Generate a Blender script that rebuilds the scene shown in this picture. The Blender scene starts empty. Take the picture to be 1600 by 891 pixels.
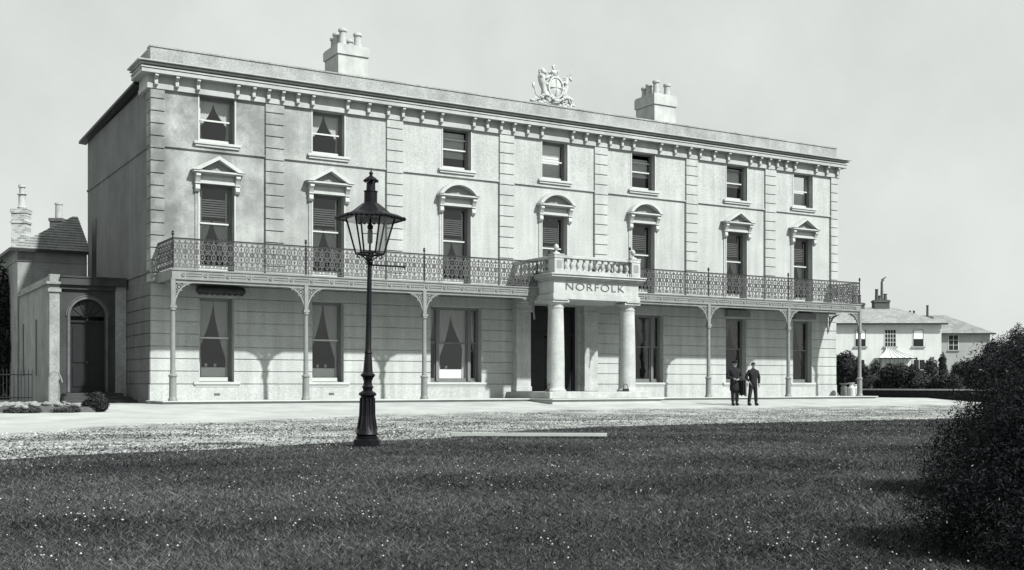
import bpy, bmesh, math, random
import numpy as np
from mathutils import Vector, Matrix
R = math.radians
PI = math.pi
random.seed(7)
RNG = np.random.default_rng(11)
C = bpy.context.scene.collection
scene = bpy.context.scene

# ------------------------------------------------------------------ camera
EYE = .55
cd = bpy.data.cameras.new('camera'); cam = bpy.data.objects.new('camera', cd); C.objects.link(cam)
cam.location = (-9.2614, -38.7672, EYE)
cam.rotation_euler = (R(90), 0, R(-31))
cd.sensor_width = 36; cd.lens = 36 * 1785 / 1600
cd.shift_y = (602 - 445.5) / 1600
cd.clip_start = .1; cd.clip_end = 6000
scene.camera = cam

# ------------------------------------------------------------------ sky, sun, exposure
SUN_EL, SUN_DIR = 45.5, (.40, -1.0)            # the sun stands behind the camera's right shoulder
w = bpy.data.worlds.new('World'); scene.world = w; w.use_nodes = True
nt = w.node_tree; nt.nodes.clear()
sky = nt.nodes.new('ShaderNodeTexSky'); sky.sky_type = 'NISHITA'; sky.sun_disc = False
sky.sun_elevation = R(SUN_EL)
sky.sun_rotation = math.atan2(SUN_DIR[0], SUN_DIR[1])
sky.air_density = 1.0; sky.dust_density = 4.0; sky.ozone_density = 1.0
bw = nt.nodes.new('ShaderNodeRGBToBW')
mr = nt.nodes.new('ShaderNodeMapRange'); mr.inputs['From Min'].default_value = 0; mr.inputs['From Max'].default_value = 14
mr.inputs['To Min'].default_value = 4.3; mr.inputs['To Max'].default_value = 5.4
tc = nt.nodes.new('ShaderNodeTexCoord'); ns = nt.nodes.new('ShaderNodeTexNoise')
ns.inputs['Scale'].default_value = 2.6; ns.inputs['Detail'].default_value = 8; ns.inputs['Roughness'].default_value = .6
mn = nt.nodes.new('ShaderNodeMapRange'); mn.inputs['From Min'].default_value = .3; mn.inputs['From Max'].default_value = .7
mn.inputs['To Min'].default_value = .90; mn.inputs['To Max'].default_value = 1.18
mul = nt.nodes.new('ShaderNodeMath'); mul.operation = 'MULTIPLY'
tint = nt.nodes.new('ShaderNodeMixRGB'); tint.blend_type = 'MULTIPLY'; tint.inputs[0].default_value = 1
tint.inputs[2].default_value = (.955, 1.0, .965, 1)
bg = nt.nodes.new('ShaderNodeBackground'); bg.inputs['Strength'].default_value = .1
out = nt.nodes.new('ShaderNodeOutputWorld')
L = nt.links.new
L(sky.outputs[0], bw.inputs[0]); L(bw.outputs[0], mr.inputs['Value'])
L(tc.outputs['Generated'], ns.inputs['Vector']); L(ns.outputs[0], mn.inputs['Value'])
L(mr.outputs[0], mul.inputs[0]); L(mn.outputs[0], mul.inputs[1]); L(mul.outputs[0], tint.inputs[1])
L(tint.outputs[0], bg.inputs['Color']); L(bg.outputs[0], out.inputs[0])
sd = bpy.data.lights.new('sun', 'SUN'); so = bpy.data.objects.new('sun', sd); C.objects.link(so)
sd.energy = 5.0; sd.angle = R(1.6); sd.color = (1.0, 1.0, .97)
hl = math.hypot(*SUN_DIR)
sv = Vector((SUN_DIR[0] / hl * math.cos(R(SUN_EL)), SUN_DIR[1] / hl * math.cos(R(SUN_EL)), math.sin(R(SUN_EL))))
so.rotation_euler = sv.to_track_quat('Z', 'Y').to_euler(); so.location = (10, -40, 40)
scene.view_settings.view_transform = 'Standard'; scene.view_settings.look = 'None'
scene.view_settings.exposure = .7; scene.view_settings.gamma = 1
scene.view_settings.use_curve_mapping = False

# ------------------------------------------------------------------ materials
def g(v, a=1):
    v = v * (1 - .42 * min(1, max(0, v - .08) / .3))
    return (v * .955, v, v * .975 + .002, 1)

def mat(name, c, rough=.7, var=0, scale=4, fine=0, fscale=60, bump=0, bscale=40, spec=.3, metal=0, streak=0, stretch=(1, 1, 1)):
    m = bpy.data.materials.new(name); m.use_nodes = True
    n = m.node_tree; b = n.nodes['Principled BSDF']; l = n.links.new
    b.inputs['Roughness'].default_value = rough; b.inputs['Specular IOR Level'].default_value = spec
    b.inputs['Metallic'].default_value = metal
    b.inputs['Base Color'].default_value = g(c)
    co = n.nodes.new('ShaderNodeTexCoord'); mp = n.nodes.new('ShaderNodeMapping'); mp.inputs['Scale'].default_value = stretch
    l(co.outputs['Object'], mp.inputs['Vector'])
    col = None
    def noise(sc, det, lo, hi, vec):
        t = n.nodes.new('ShaderNodeTexNoise'); t.inputs['Scale'].default_value = sc; t.inputs['Detail'].default_value = det
        t.inputs['Roughness'].default_value = .6
        l(vec, t.inputs['Vector'])
        r = n.nodes.new('ShaderNodeMapRange'); r.inputs['From Min'].default_value = .3; r.inputs['From Max'].default_value = .7
        r.inputs['To Min'].default_value = lo; r.inputs['To Max'].default_value = hi
        l(t.outputs[0], r.inputs['Value']); return r.outputs[0]
    fac = []
    if var: fac.append(noise(scale, 6, 1 - var, 1 + var * .5, mp.outputs[0]))
    if fine: fac.append(noise(fscale, 3, 1 - fine, 1 + fine, mp.outputs[0]))
    if streak:
        m2 = n.nodes.new('ShaderNodeMapping'); m2.inputs['Scale'].default_value = (3.2, 3.2, .28); l(co.outputs['Object'], m2.inputs['Vector'])
        fac.append(noise(1.0, 5, 1 - streak, 1.04, m2.outputs[0]))
    if fac:
        cur = fac[0]
        for f in fac[1:]:
            k = n.nodes.new('ShaderNodeMath'); k.operation = 'MULTIPLY'; l(cur, k.inputs[0]); l(f, k.inputs[1]); cur = k.outputs[0]
        x = n.nodes.new('ShaderNodeMixRGB'); x.blend_type = 'MULTIPLY'; x.inputs[0].default_value = 1
        x.inputs[1].default_value = g(c); l(cur, x.inputs[2]); l(x.outputs[0], b.inputs['Base Color'])
        m['fac'] = 1
    if bump:
        t = n.nodes.new('ShaderNodeTexNoise'); t.inputs['Scale'].default_value = bscale; t.inputs['Detail'].default_value = 4
        l(mp.outputs[0], t.inputs['Vector'])
        bp = n.nodes.new('ShaderNodeBump'); bp.inputs['Strength'].default_value = bump; bp.inputs['Distance'].default_value = .02
        l(t.outputs[0], bp.inputs['Height']); l(bp.outputs[0], b.inputs['Normal'])
    return m

def weathered(m, x0, x1, amount):
    """old soot and damp staining that is heavier on the western end of the render"""
    n = m.node_tree; b = n.nodes['Principled BSDF']; l = n.links.new
    src = b.inputs['Base Color'].links[0].from_socket
    co = n.nodes.new('ShaderNodeTexCoord'); sx = n.nodes.new('ShaderNodeSeparateXYZ'); l(co.outputs['Object'], sx.inputs[0])
    r = n.nodes.new('ShaderNodeMapRange'); r.inputs['From Min'].default_value = x0; r.inputs['From Max'].default_value = x1
    r.inputs['To Min'].default_value = 1; r.inputs['To Max'].default_value = 0; l(sx.outputs['X'], r.inputs['Value'])
    z = n.nodes.new('ShaderNodeMapRange'); z.inputs['From Min'].default_value = 2.5; z.inputs['From Max'].default_value = 7
    z.inputs['To Min'].default_value = .0; z.inputs['To Max'].default_value = 1; l(sx.outputs['Z'], z.inputs['Value'])
    t = n.nodes.new('ShaderNodeTexNoise'); t.inputs['Scale'].default_value = .55; t.inputs['Detail'].default_value = 7; t.inputs['Roughness'].default_value = .62
    l(co.outputs['Object'], t.inputs['Vector'])
    q = n.nodes.new('ShaderNodeMapRange'); q.inputs['From Min'].default_value = .36; q.inputs['From Max'].default_value = .56
    q.inputs['To Min'].default_value = .12; q.inputs['To Max'].default_value = 1; l(t.outputs[0], q.inputs['Value'])
    a = n.nodes.new('ShaderNodeMath'); a.operation = 'MULTIPLY'; a.use_clamp = True
    r2 = n.nodes.new('ShaderNodeMath'); r2.operation = 'MULTIPLY'; r2.inputs[1].default_value = 1.35; l(r.outputs[0], r2.inputs[0]); l(r2.outputs[0], a.inputs[0]); l(z.outputs[0], a.inputs[1])
    c = n.nodes.new('ShaderNodeMath'); c.operation = 'MULTIPLY'; l(a.outputs[0], c.inputs[0]); l(q.outputs[0], c.inputs[1])
    d = n.nodes.new('ShaderNodeMath'); d.operation = 'MULTIPLY'; d.inputs[1].default_value = amount; l(c.outputs[0], d.inputs[0])
    x = n.nodes.new('ShaderNodeMixRGB'); l(d.outputs[0], x.inputs[0]); l(src, x.inputs[1]); x.inputs[2].default_value = g(.15)
    l(x.outputs[0], b.inputs['Base Color'])

M = {}
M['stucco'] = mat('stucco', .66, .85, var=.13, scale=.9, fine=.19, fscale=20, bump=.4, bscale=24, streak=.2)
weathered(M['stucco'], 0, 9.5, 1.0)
M['stucco_shaded_side'] = mat('stucco_shaded_side', .17, .9, var=.25, scale=.6, fine=.25, fscale=16, bump=.25, bscale=30, streak=.25)  # darker copy of the front stucco, the side's shade put into its colour
M['trim'] = mat('painted_trim', .68, .7, var=.1, scale=1.5, fine=.04, bump=.1, streak=.06)
M['cornice'] = mat('cornice_render', .60, .8, var=.2, scale=1.3, fine=.06, bump=.15, streak=.12)
M['parapet'] = mat('parapet_render', .50, .9, var=.35, scale=.9, fine=.25, fscale=14, bump=.3, streak=.12)
M['sash'] = mat('white_sash_paint', .78, .5, var=.05)
M['dark_shaded_sash'] = mat('dark_shaded_sash_paint', .16, .5, var=.1)  # dark sashes; elsewhere shade on frames and right stiles put into the colour
M['reveal'] = mat('reveal_render', .34, .9, var=.1)
M['iron_pale'] = mat('pale_painted_iron', .24, .55, var=.2, scale=3, fine=.08, spec=.4)
M['iron_rail'] = mat('cast_iron_railing_paint', .075, .55, var=.25, scale=2, spec=.4)
M['iron_dark'] = mat('dark_painted_iron', .018, .5, var=.3, scale=8, spec=.3)
M['iron_lamp'] = mat('black_lamp_iron', .005, .42, var=.4, scale=14, fine=.2, spec=.2, bump=.25, bscale=60)
M['deck'] = mat('balcony_deck', .09, .9, var=.2)
M['slate'] = mat('slate', .17, .6, var=.25, scale=2, fine=.1, fscale=10, bump=.2)
M['stone'] = mat('portico_stone', .66, .8, var=.22, scale=1.8, fine=.12, fscale=18, bump=.25, streak=.18)
M['pavement'] = mat('pale_pavement', .66, .9, var=.15, scale=1.2, fine=.06, bump=.15)
M['letter'] = mat('dark_lettering', .08, .8)
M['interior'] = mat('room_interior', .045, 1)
M['door'] = mat('dark_door_paint', .014, .5, var=.2, spec=.2)
M['cloth'] = mat('white_cloth', 1.25, .9, var=.05)
M['pot'] = mat('chimney_pot_clay', .58, .8, var=.2, scale=6)
M['stack'] = mat('chimney_render', .72, .9, var=.2, scale=2, fine=.08, streak=.15)
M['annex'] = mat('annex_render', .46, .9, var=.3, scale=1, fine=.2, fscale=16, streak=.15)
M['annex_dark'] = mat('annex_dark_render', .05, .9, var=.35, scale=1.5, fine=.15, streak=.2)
M['house'] = mat('cream_house_render', .84, .9, var=.12, scale=.6, fine=.05, streak=.08)
M['house_grey'] = mat('grey_house_render', .46, .9, var=.15, scale=.8, fine=.06)
M['house_roof'] = mat('pale_slate_roof', .32, .8, var=.25, scale=1.2, fine=.3, fscale=6)
M['house_roof_dark'] = mat('grey_slate_roof', .24, .8, var=.3, scale=1.2, fine=.3, fscale=6)
M['brick_dark'] = mat('sooty_brick', .08, .9, var=.3, scale=5)
M['sculpture'] = mat('weathered_sculpture_stone', .74, .9, var=.3, scale=5, fine=.1, fscale=40, bump=.4, bscale=25)
M['skin'] = mat('skin', .45, .6, var=.08)
M['navy'] = mat('dark_wool', .014, .95, var=.4, scale=14, bump=.3, bscale=60)
M['trouser'] = mat('dark_trouser_cloth', .016, .95, var=.4, scale=12, bump=.3, bscale=60)
M['shoe'] = mat('black_boot_leather', .012, .5)
M['hair'] = mat('dark_hair', .02, .8)
M['white_metal'] = mat('white_enamel', .75, .5)
M['zinc'] = mat('dull_zinc', .22, .5, var=.3, scale=9, metal=.3)
M['fence'] = mat('dark_fence_board', .015, .9, var=.5, scale=6, fine=.2)
M['rail_wood'] = mat('weathered_rail', .7, .9, var=.2)
M['rock'] = mat('pale_rock', .36, .95, var=.35, scale=4, fine=.15, bump=.5, bscale=20)
M['soil'] = mat('soil', .10, 1, var=.4, scale=5)
M['bark'] = mat('bark', .06, .95, var=.3)
M['arch'] = mat('dark_moulding', .11, .9, var=.3)
M['dark_roll'] = mat('dark_roll_surface', .05, .9, var=.3, scale=6)
M['mantle'] = mat('pale_gas_mantle', .34, .6, var=.2, scale=20)

def glass(name, tr=.8, refl=.045):
    m = bpy.data.materials.new(name); m.use_nodes = True; n = m.node_tree; n.nodes.clear(); l = n.links.new
    o = n.nodes.new('ShaderNodeOutputMaterial'); t = n.nodes.new('ShaderNodeBsdfTransparent'); t.inputs[0].default_value = (tr, tr, tr, 1)
    gl = n.nodes.new('ShaderNodeBsdfGlossy'); gl.inputs['Roughness'].default_value = .03
    f = n.nodes.new('ShaderNodeFresnel'); f.inputs['IOR'].default_value = 1.45
    mm = n.nodes.new('ShaderNodeMath'); mm.operation = 'MULTIPLY'; mm.inputs[1].default_value = refl; l(f.outputs[0], mm.inputs[0])
    co = n.nodes.new('ShaderNodeTexCoord'); ns = n.nodes.new('ShaderNodeTexNoise'); ns.inputs['Scale'].default_value = 2.5
    bp = n.nodes.new('ShaderNodeBump'); bp.inputs['Strength'].default_value = .12; bp.inputs['Distance'].default_value = .05
    l(co.outputs['Object'], ns.inputs['Vector']); l(ns.outputs[0], bp.inputs['Height']); l(bp.outputs[0], gl.inputs['Normal'])
    x = n.nodes.new('ShaderNodeMixShader'); l(mm.outputs[0], x.inputs[0]); l(t.outputs[0], x.inputs[1]); l(gl.outputs[0], x.inputs[2]); l(x.outputs[0], o.inputs[0])
    return m
M['glass'] = glass('window_glass', .92, 2.2)
M['lamp_glass'] = glass('lamp_glass', .985, .5)

def veil(name, c, a):
    m = bpy.data.materials.new(name); m.use_nodes = True; n = m.node_tree; n.nodes.clear(); l = n.links.new
    o = n.nodes.new('ShaderNodeOutputMaterial'); t = n.nodes.new('ShaderNodeBsdfTransparent')
    d = n.nodes.new('ShaderNodeBsdfDiffuse'); d.inputs[0].default_value = g(c)
    x = n.nodes.new('ShaderNodeMixShader'); x.inputs[0].default_value = a
    l(t.outputs[0], x.inputs[1]); l(d.outputs[0], x.inputs[2]); l(x.outputs[0], o.inputs[0]); return m
M['lace'] = veil('lace_curtain', .95, .72)
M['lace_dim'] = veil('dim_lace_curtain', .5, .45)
M['blind'] = mat('window_blind_cloth', 1.0, .9, var=.1)
M['blind_pale'] = mat('pale_window_blind', 1.35, .9, var=.1)

def leafmat(name, lo, hi, scale=1.5, spec=.35, rough=.5):
    m = bpy.data.materials.new(name); m.use_nodes = True; n = m.node_tree; b = n.nodes['Principled BSDF']; l = n.links.new
    b.inputs['Roughness'].default_value = rough; b.inputs['Specular IOR Level'].default_value = spec
    co = n.nodes.new('ShaderNodeTexCoord')
    t = n.nodes.new('ShaderNodeTexNoise'); t.inputs['Scale'].default_value = scale; t.inputs['Detail'].default_value = 3; l(co.outputs['Object'], t.inputs['Vector'])
    at = n.nodes.new('ShaderNodeAttribute'); at.attribute_name = 'var'
    s = n.nodes.new('ShaderNodeMath'); s.operation = 'MULTIPLY_ADD'; s.inputs[1].default_value = .5; l(at.outputs['Fac'], s.inputs[0])
    h = n.nodes.new('ShaderNodeMath'); h.operation = 'MULTIPLY'; h.inputs[1].default_value = .6; l(t.outputs[0], h.inputs[0]); l(h.outputs[0], s.inputs[2])
    r = n.nodes.new('ShaderNodeValToRGB'); r.color_ramp.elements[0].position = .25; r.color_ramp.elements[1].position = .85
    r.color_ramp.elements[0].color = g(lo); r.color_ramp.elements[1].color = g(hi)
    l(s.outputs[0], r.inputs[0]); l(r.outputs[0], b.inputs['Base Color']); return m
M['yew'] = leafmat('yew_foliage', .003, .028, 4, .08, .8)
M['shrub'] = leafmat('dark_shrub_foliage', .006, .04, .6, .15, .7)
M['shrub_mid'] = leafmat('mid_shrub_foliage', .012, .08, .6, .15, .7)
M['grass'] = leafmat('grass_blades', .004, .14, .9, .15, .7)
M['daisy'] = mat('white_petals', .7, .8)
M['pale_fleck'] = mat('pale_leaf_fleck', .25, .8)

# lawn soil and gravel
def ground_material():
    m = bpy.data.materials.new('gravel_and_path'); m.use_nodes = True; n = m.node_tree; b = n.nodes['Principled BSDF']; l = n.links.new
    b.inputs['Roughness'].default_value = .95; b.inputs['Specular IOR Level'].default_value = .1
    co = n.nodes.new('ShaderNodeTexCoord')
    def noi(sc, det, a, c, lo, hi, ro=.6):
        t = n.nodes.new('ShaderNodeTexNoise'); t.inputs['Scale'].default_value = sc; t.inputs['Detail'].default_value = det; t.inputs['Roughness'].default_value = ro
        l(co.outputs['Object'], t.inputs['Vector'])
        r = n.nodes.new('ShaderNodeMapRange'); r.inputs['From Min'].default_value = a; r.inputs['From Max'].default_value = c
        r.inputs['To Min'].default_value = lo; r.inputs['To Max'].default_value = hi; l(t.outputs[0], r.inputs['Value']); return r.outputs[0]
    def math_(op, a, c):
        k = n.nodes.new('ShaderNodeMath'); k.operation = op
        for i, v in enumerate((a, c)):
            if isinstance(v, (int, float)): k.inputs[i].default_value = v
            else: l(v, k.inputs[i])
        return k.outputs[0]
    at = n.nodes.new('ShaderNodeAttribute'); at.attribute_name = 'gravel'
    smooth = math_('MULTIPLY', noi(.8, 6, .3, .7, .46, .66), noi(22, 4, .3, .7, .84, 1.1))
    rough = math_('MULTIPLY', noi(.9, 5, .35, .65, .12, .62), noi(26, 5, .36, .64, .2, 1.6, .8))
    x = n.nodes.new('ShaderNodeMixRGB'); l(at.outputs['Fac'], x.inputs[0]); l(smooth, x.inputs[1]); l(rough, x.inputs[2])
    t = n.nodes.new('ShaderNodeMixRGB'); t.blend_type = 'MULTIPLY'; t.inputs[0].default_value = 1; l(x.outputs[0], t.inputs[1]); t.inputs[2].default_value = g(1)
    l(t.outputs[0], b.inputs['Base Color'])
    tn = n.nodes.new('ShaderNodeTexNoise'); tn.inputs['Scale'].default_value = 18; tn.inputs['Detail'].default_value = 6; l(co.outputs['Object'], tn.inputs['Vector'])
    hm = math_('MULTIPLY', tn.outputs[0], math_('ADD', at.outputs['Fac'], .12))
    bp = n.nodes.new('ShaderNodeBump'); bp.inputs['Strength'].default_value = .9; bp.inputs['Distance'].default_value = .06
    l(hm, bp.inputs['Height']); l(bp.outputs[0], b.inputs['Normal'])
    return m
M['ground'] = ground_material()
M['turf'] = mat('turf', .02, 1, var=.4, scale=2.5, fine=.4, fscale=25, bump=.6, bscale=25)
M['pebble'] = leafmat('gravel_stones', .02, .7, 1.1, .1, .9)

# ------------------------------------------------------------------ mesh helpers
class MB:
    def __init__(s): s.v = []; s.f = []; s.mi = []
    def add(s, vs, fs, mi=0):
        o = len(s.v); s.v += [tuple(v) for v in vs]; s.f += [tuple(i + o for i in f) for f in fs]; s.mi += [mi] * len(fs); return s
    def box(s, x0, x1, y0, y1, z0, z1, mi=0):
        return s.add([(x0, y0, z0), (x1, y0, z0), (x1, y1, z0), (x0, y1, z0), (x0, y0, z1), (x1, y0, z1), (x1, y1, z1), (x0, y1, z1)],
                     [(0, 3, 2, 1), (4, 5, 6, 7), (0, 1, 5, 4), (1, 2, 6, 5), (2, 3, 7, 6), (3, 0, 4, 7)], mi)
    def lathe(s, cx, cy, prof, seg=20, mi=0, rot=0, sq=None):
        n = len(prof); vs = []
        for r, z in prof:
            for k in range(seg):
                a = 2 * PI * k / seg + rot; vs.append((cx + r * math.cos(a), cy + r * math.sin(a), z))
        fs = [(i * seg + k, i * seg + (k + 1) % seg, (i + 1) * seg + (k + 1) % seg, (i + 1) * seg + k) for i in range(n - 1) for k in range(seg)]
        fs.append(tuple(range(seg))[::-1]); fs.append(tuple((n - 1) * seg + k for k in range(seg)))
        return s.add(vs, fs, mi)
    def prismX(s, poly, x0, x1, mi=0):      # poly: (y,z)
        n = len(poly); vs = [(x0, y, z) for y, z in poly] + [(x1, y, z) for y, z in poly]
        fs = [(i, (i + 1) % n, n + (i + 1) % n, n + i) for i in range(n)] + [tuple(range(n))[::-1], tuple(range(n, 2 * n))]
        return s.add(vs, fs, mi)
    def prismY(s, poly, y0, y1, mi=0):      # poly: (x,z)
        n = len(poly); vs = [(x, y0, z) for x, z in poly] + [(x, y1, z) for x, z in poly]
        fs = [(i, (i + 1) % n, n + (i + 1) % n, n + i) for i in range(n)] + [tuple(range(n))[::-1], tuple(range(n, 2 * n))]
        return s.add(vs, fs, mi)
    def prismZ(s, poly, z0, z1, mi=0):
        n = len(poly); vs = [(x, y, z0) for x, y in poly] + [(x, y, z1) for x, y in poly]
        fs = [(i, (i + 1) % n, n + (i + 1) % n, n + i) for i in range(n)] + [tuple(range(n))[::-1], tuple(range(n, 2 * n))]
        return s.add(vs, fs, mi)
    def ringY(s, cx, cz, ri, ro, y0, y1, seg=12, a0=0, a1=2 * PI, sx=1, sz=1, mi=0):
        full = abs(a1 - a0 - 2 * PI) < 1e-6; n = seg if full else seg + 1; vs = []
        for k in range(n):
            a = a0 + (a1 - a0) * k / seg; c, d = math.cos(a) * sx, math.sin(a) * sz
            vs += [(cx + ri * c, y0, cz + ri * d), (cx + ro * c, y0, cz + ro * d), (cx + ro * c, y1, cz + ro * d), (cx + ri * c, y1, cz + ri * d)]
        fs = []
        for k in range(seg):
            p, q = 4 * k, 4 * ((k + 1) % n)
            for j in range(4): fs.append((p + j, p + (j + 1) % 4, q + (j + 1) % 4, q + j))
        if not full: fs += [(0, 1, 2, 3), tuple(4 * (n - 1) + j for j in (3, 2, 1, 0))]
        return s.add(vs, fs, mi)
    def tube(s, pts, rad, seg=8, mi=0):
        pts = [Vector(p) for p in pts]
        if not isinstance(rad, (list, tuple)): rad = [rad] * len(pts)
        vs = []
        for i, p in enumerate(pts):
            d = (pts[min(i + 1, len(pts) - 1)] - pts[max(i - 1, 0)]).normalized()
            u = d.cross(Vector((0, 1, 0) if abs(d.y) < .9 else (1, 0, 0))).normalized(); v = d.cross(u)
            for k in range(seg):
                a = 2 * PI * k / seg; vs.append(p + (u * math.cos(a) + v * math.sin(a)) * rad[i])
        n = len(pts)
        fs = [(i * seg + k, i * seg + (k + 1) % seg, (i + 1) * seg + (k + 1) % seg, (i + 1) * seg + k) for i in range(n - 1) for k in range(seg)]
        fs += [tuple(range(seg))[::-1], tuple((n - 1) * seg + k for k in range(seg))]
        return s.add(vs, fs, mi)
    def ell(s, c, r, seg=12, rings=8, mi=0, rot=0):
        vs = [(0, 0, 1)]
        for i in range(1, rings):
            t = PI * i / rings
            for k in range(seg): vs.append((math.sin(t) * math.cos(2 * PI * k / seg), math.sin(t) * math.sin(2 * PI * k / seg), math.cos(t)))
        vs.append((0, 0, -1)); cr, sr = math.cos(rot), math.sin(rot); o = []
        for x, y, z in vs:
            x, y, z = x * r[0], y * r[1], z * r[2]; o.append((c[0] + x * cr + z * sr, c[1] + y, c[2] - x * sr + z * cr))
        fs = [(0, 1 + k, 1 + (k + 1) % seg) for k in range(seg)]
        for i in range(rings - 2):
            for k in range(seg): fs.append((1 + i * seg + k, 1 + (i + 1) * seg + k, 1 + (i + 1) * seg + (k + 1) % seg, 1 + i * seg + (k + 1) % seg))
        b = 1 + (rings - 2) * seg; e = len(vs) - 1
        fs += [(b + k, e, b + (k + 1) % seg) for k in range(seg)]
        return s.add(o, fs, mi)
    def build(s, name, mats, parent=None, smooth=False, bevel=0, autosm=None):
        me = bpy.data.meshes.new(name); me.from_pydata(s.v, [], s.f)
        if not isinstance(mats, (list, tuple)): mats = [mats]
        for m in mats: me.materials.append(m if not isinstance(m, str) else M[m])
        if len(mats) > 1: me.polygons.foreach_set('material_index', s.mi)
        bm = bmesh.new(); bm.from_mesh(me); bmesh.ops.recalc_face_normals(bm, faces=bm.faces); bm.to_mesh(me); bm.free()
        if smooth or autosm:
            me.polygons.foreach_set('use_smooth', [True] * len(me.polygons))
            if autosm:
                try: me.set_sharp_from_angle(angle=R(autosm))
                except Exception: pass
        o = bpy.data.objects.new(name, me); C.objects.link(o)
        if parent: o.parent = parent
        if bevel:
            b = o.modifiers.new('bevel', 'BEVEL'); b.width = bevel; b.segments = 1; b.limit_method = 'ANGLE'
        return o

def tag(o, label=None, cat=None, group=None, kind=None):
    if label: o['label'] = label
    if cat: o['category'] = cat
    if group: o['group'] = group
    if kind: o['kind'] = kind
    return o
def empty(name, loc=(0, 0, 0), rz=0, **k):
    o = bpy.data.objects.new(name, None); C.objects.link(o); o.location = loc; o.rotation_euler = (0, 0, rz); o.empty_display_size = .3
    return tag(o, **k)
def copy_tree(o, parent=None):
    c = o.copy(); C.objects.link(c); c.parent = parent
    for ch in list(o.children): copy_tree(ch, c)
    return c
def npmesh(name, V, F, mname, parent=None, var=None):
    me = bpy.data.meshes.new(name); V = np.asarray(V, np.float32); F = np.asarray(F, np.int32); k = F.shape[1]
    me.vertices.add(len(V)); me.vertices.foreach_set('co', V.ravel())
    me.loops.add(F.size); me.loops.foreach_set('vertex_index', F.ravel())
    me.polygons.add(len(F)); me.polygons.foreach_set('loop_start', np.arange(0, F.size, k, dtype=np.int32))
    if var is not None:
        a = me.attributes.new('var', 'FLOAT', 'FACE'); a.data.foreach_set('value', np.asarray(var, np.float32))
    me.materials.append(M[mname]); me.update(); me.validate()
    o = bpy.data.objects.new(name, me); C.objects.link(o)
    if parent: o.parent = parent
    return o

# ------------------------------------------------------------------ ground
def H(x, y):
    if y > -2.2: return -.06
    t = min(1, (-2.2 - y) / 10); return -.06 - .34 * (t * (2 - t))
GB = [(-60, -30), (-9.4, -18.5), (-6.42, -15.1), (-4.1, -11.2), (-.93, -9.9), (5, -7.6), (12.8, -6.4), (21.3, -6.5), (31.5, -6.2), (80, -6)]
def gbound(x):
    for (a, b), (c, d) in zip(GB, GB[1:]):
        if a <= x <= c: return b + (d - b) * (x - a) / (c - a)
    return -6
xs = sorted(set([-3000, -1000, -400, -150, -80] + [round(-50 + .6 * i, 2) for i in range(185)] + [70, 90, 150, 400, 1000, 3000]))
ys = sorted(set([-3000, -600, -150, -80, -50] + [round(-40 + .45 * i, 2) for i in range(96)] + [10, 20, 40, 100, 300, 1000, 3000]))
V = []; A = []
for y in ys:
    for x in xs:
        V.append((x, y, H(x, y)))
        bnd = gbound(x) + .35 * math.sin(x * 1.7) + .2 * math.sin(x * 4.1)
        A.append(max(0, min(1, (bnd - y) / .9 + .2)) if -50 < x < 60 and y < -2 else .3)
nx = len(xs)
F_ = [(j * nx + i, j * nx + i + 1, (j + 1) * nx + i + 1, (j + 1) * nx + i) for j in range(len(ys) - 1) for i in range(nx - 1)]
gr = npmesh('ground', V, F_, 'ground'); at = gr.data.attributes.new('gravel', 'FLOAT', 'POINT'); at.data.foreach_set('value', np.array(A, np.float32))
gr.data.polygons.foreach_set('use_smooth', [True] * len(gr.data.polygons))
tag(gr, kind='structure')

LE = [(-30, -33), (-14, -27.3), (-9.5, -24.9), (-7.49, -24.01), (-6.69, -23.55), (-6.03, -23.36), (-5.2, -23.3), (-4.33, -23.07), (-3.1, -22.5), (-2.21, -22.18), (-1.1, -21.93),
      (-.26, -21.69), (.99, -20.8), (2.44, -19.77), (4.73, -18.95), (7.2, -18.75), (9.77, -18.7), (15.49, -18.93), (26, -18.6), (45, -18)]
def jag(P):
    o = []
    for a, b in zip(P, P[1:]):
        n = max(1, int(math.dist(a, b) / .16)); 
        for k in range(n): o.append((a[0] + (b[0] - a[0]) * k / n + random.uniform(-.04, .04), a[1] + (b[1] - a[1]) * k / n + random.uniform(-.05, .05)))
    return o + [P[-1]]
LEJ = jag(LE)
LZ = -.335
poly = LEJ + [(70, -70), (-70, -70)]
lawn = MB().prismZ(poly, -.46, LZ).build('lawn', 'turf'); tag(lawn, kind='structure')
bm = bmesh.new(); bm.from_mesh(lawn.data); bmesh.ops.triangulate(bm, faces=[f for f in bm.faces if len(f.verts) > 4]); bm.to_mesh(lawn.data); bm.free()
lex = np.array([p[0] for p in LEJ]); ley = np.array([p[1] for p in LEJ])
def lawn_in(x, y): return y < np.interp(x, lex, ley)
FWD = np.array([math.cos(R(59)), math.sin(R(59))]); RGT = np.array([math.sin(R(59)), -math.cos(R(59))]); CAM = np.array([-9.2614, -38.7672])
def view_scatter(n, s0, s1, tmin=-.56, tmax=.56, power=1.0):
    s = s0 * (s1 / s0) ** (RNG.random(n) ** power); t = tmin + (tmax - tmin) * RNG.random(n)
    p = CAM + s[:, None] * (FWD + t[:, None] * RGT); return p[:, 0], p[:, 1], s
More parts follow.
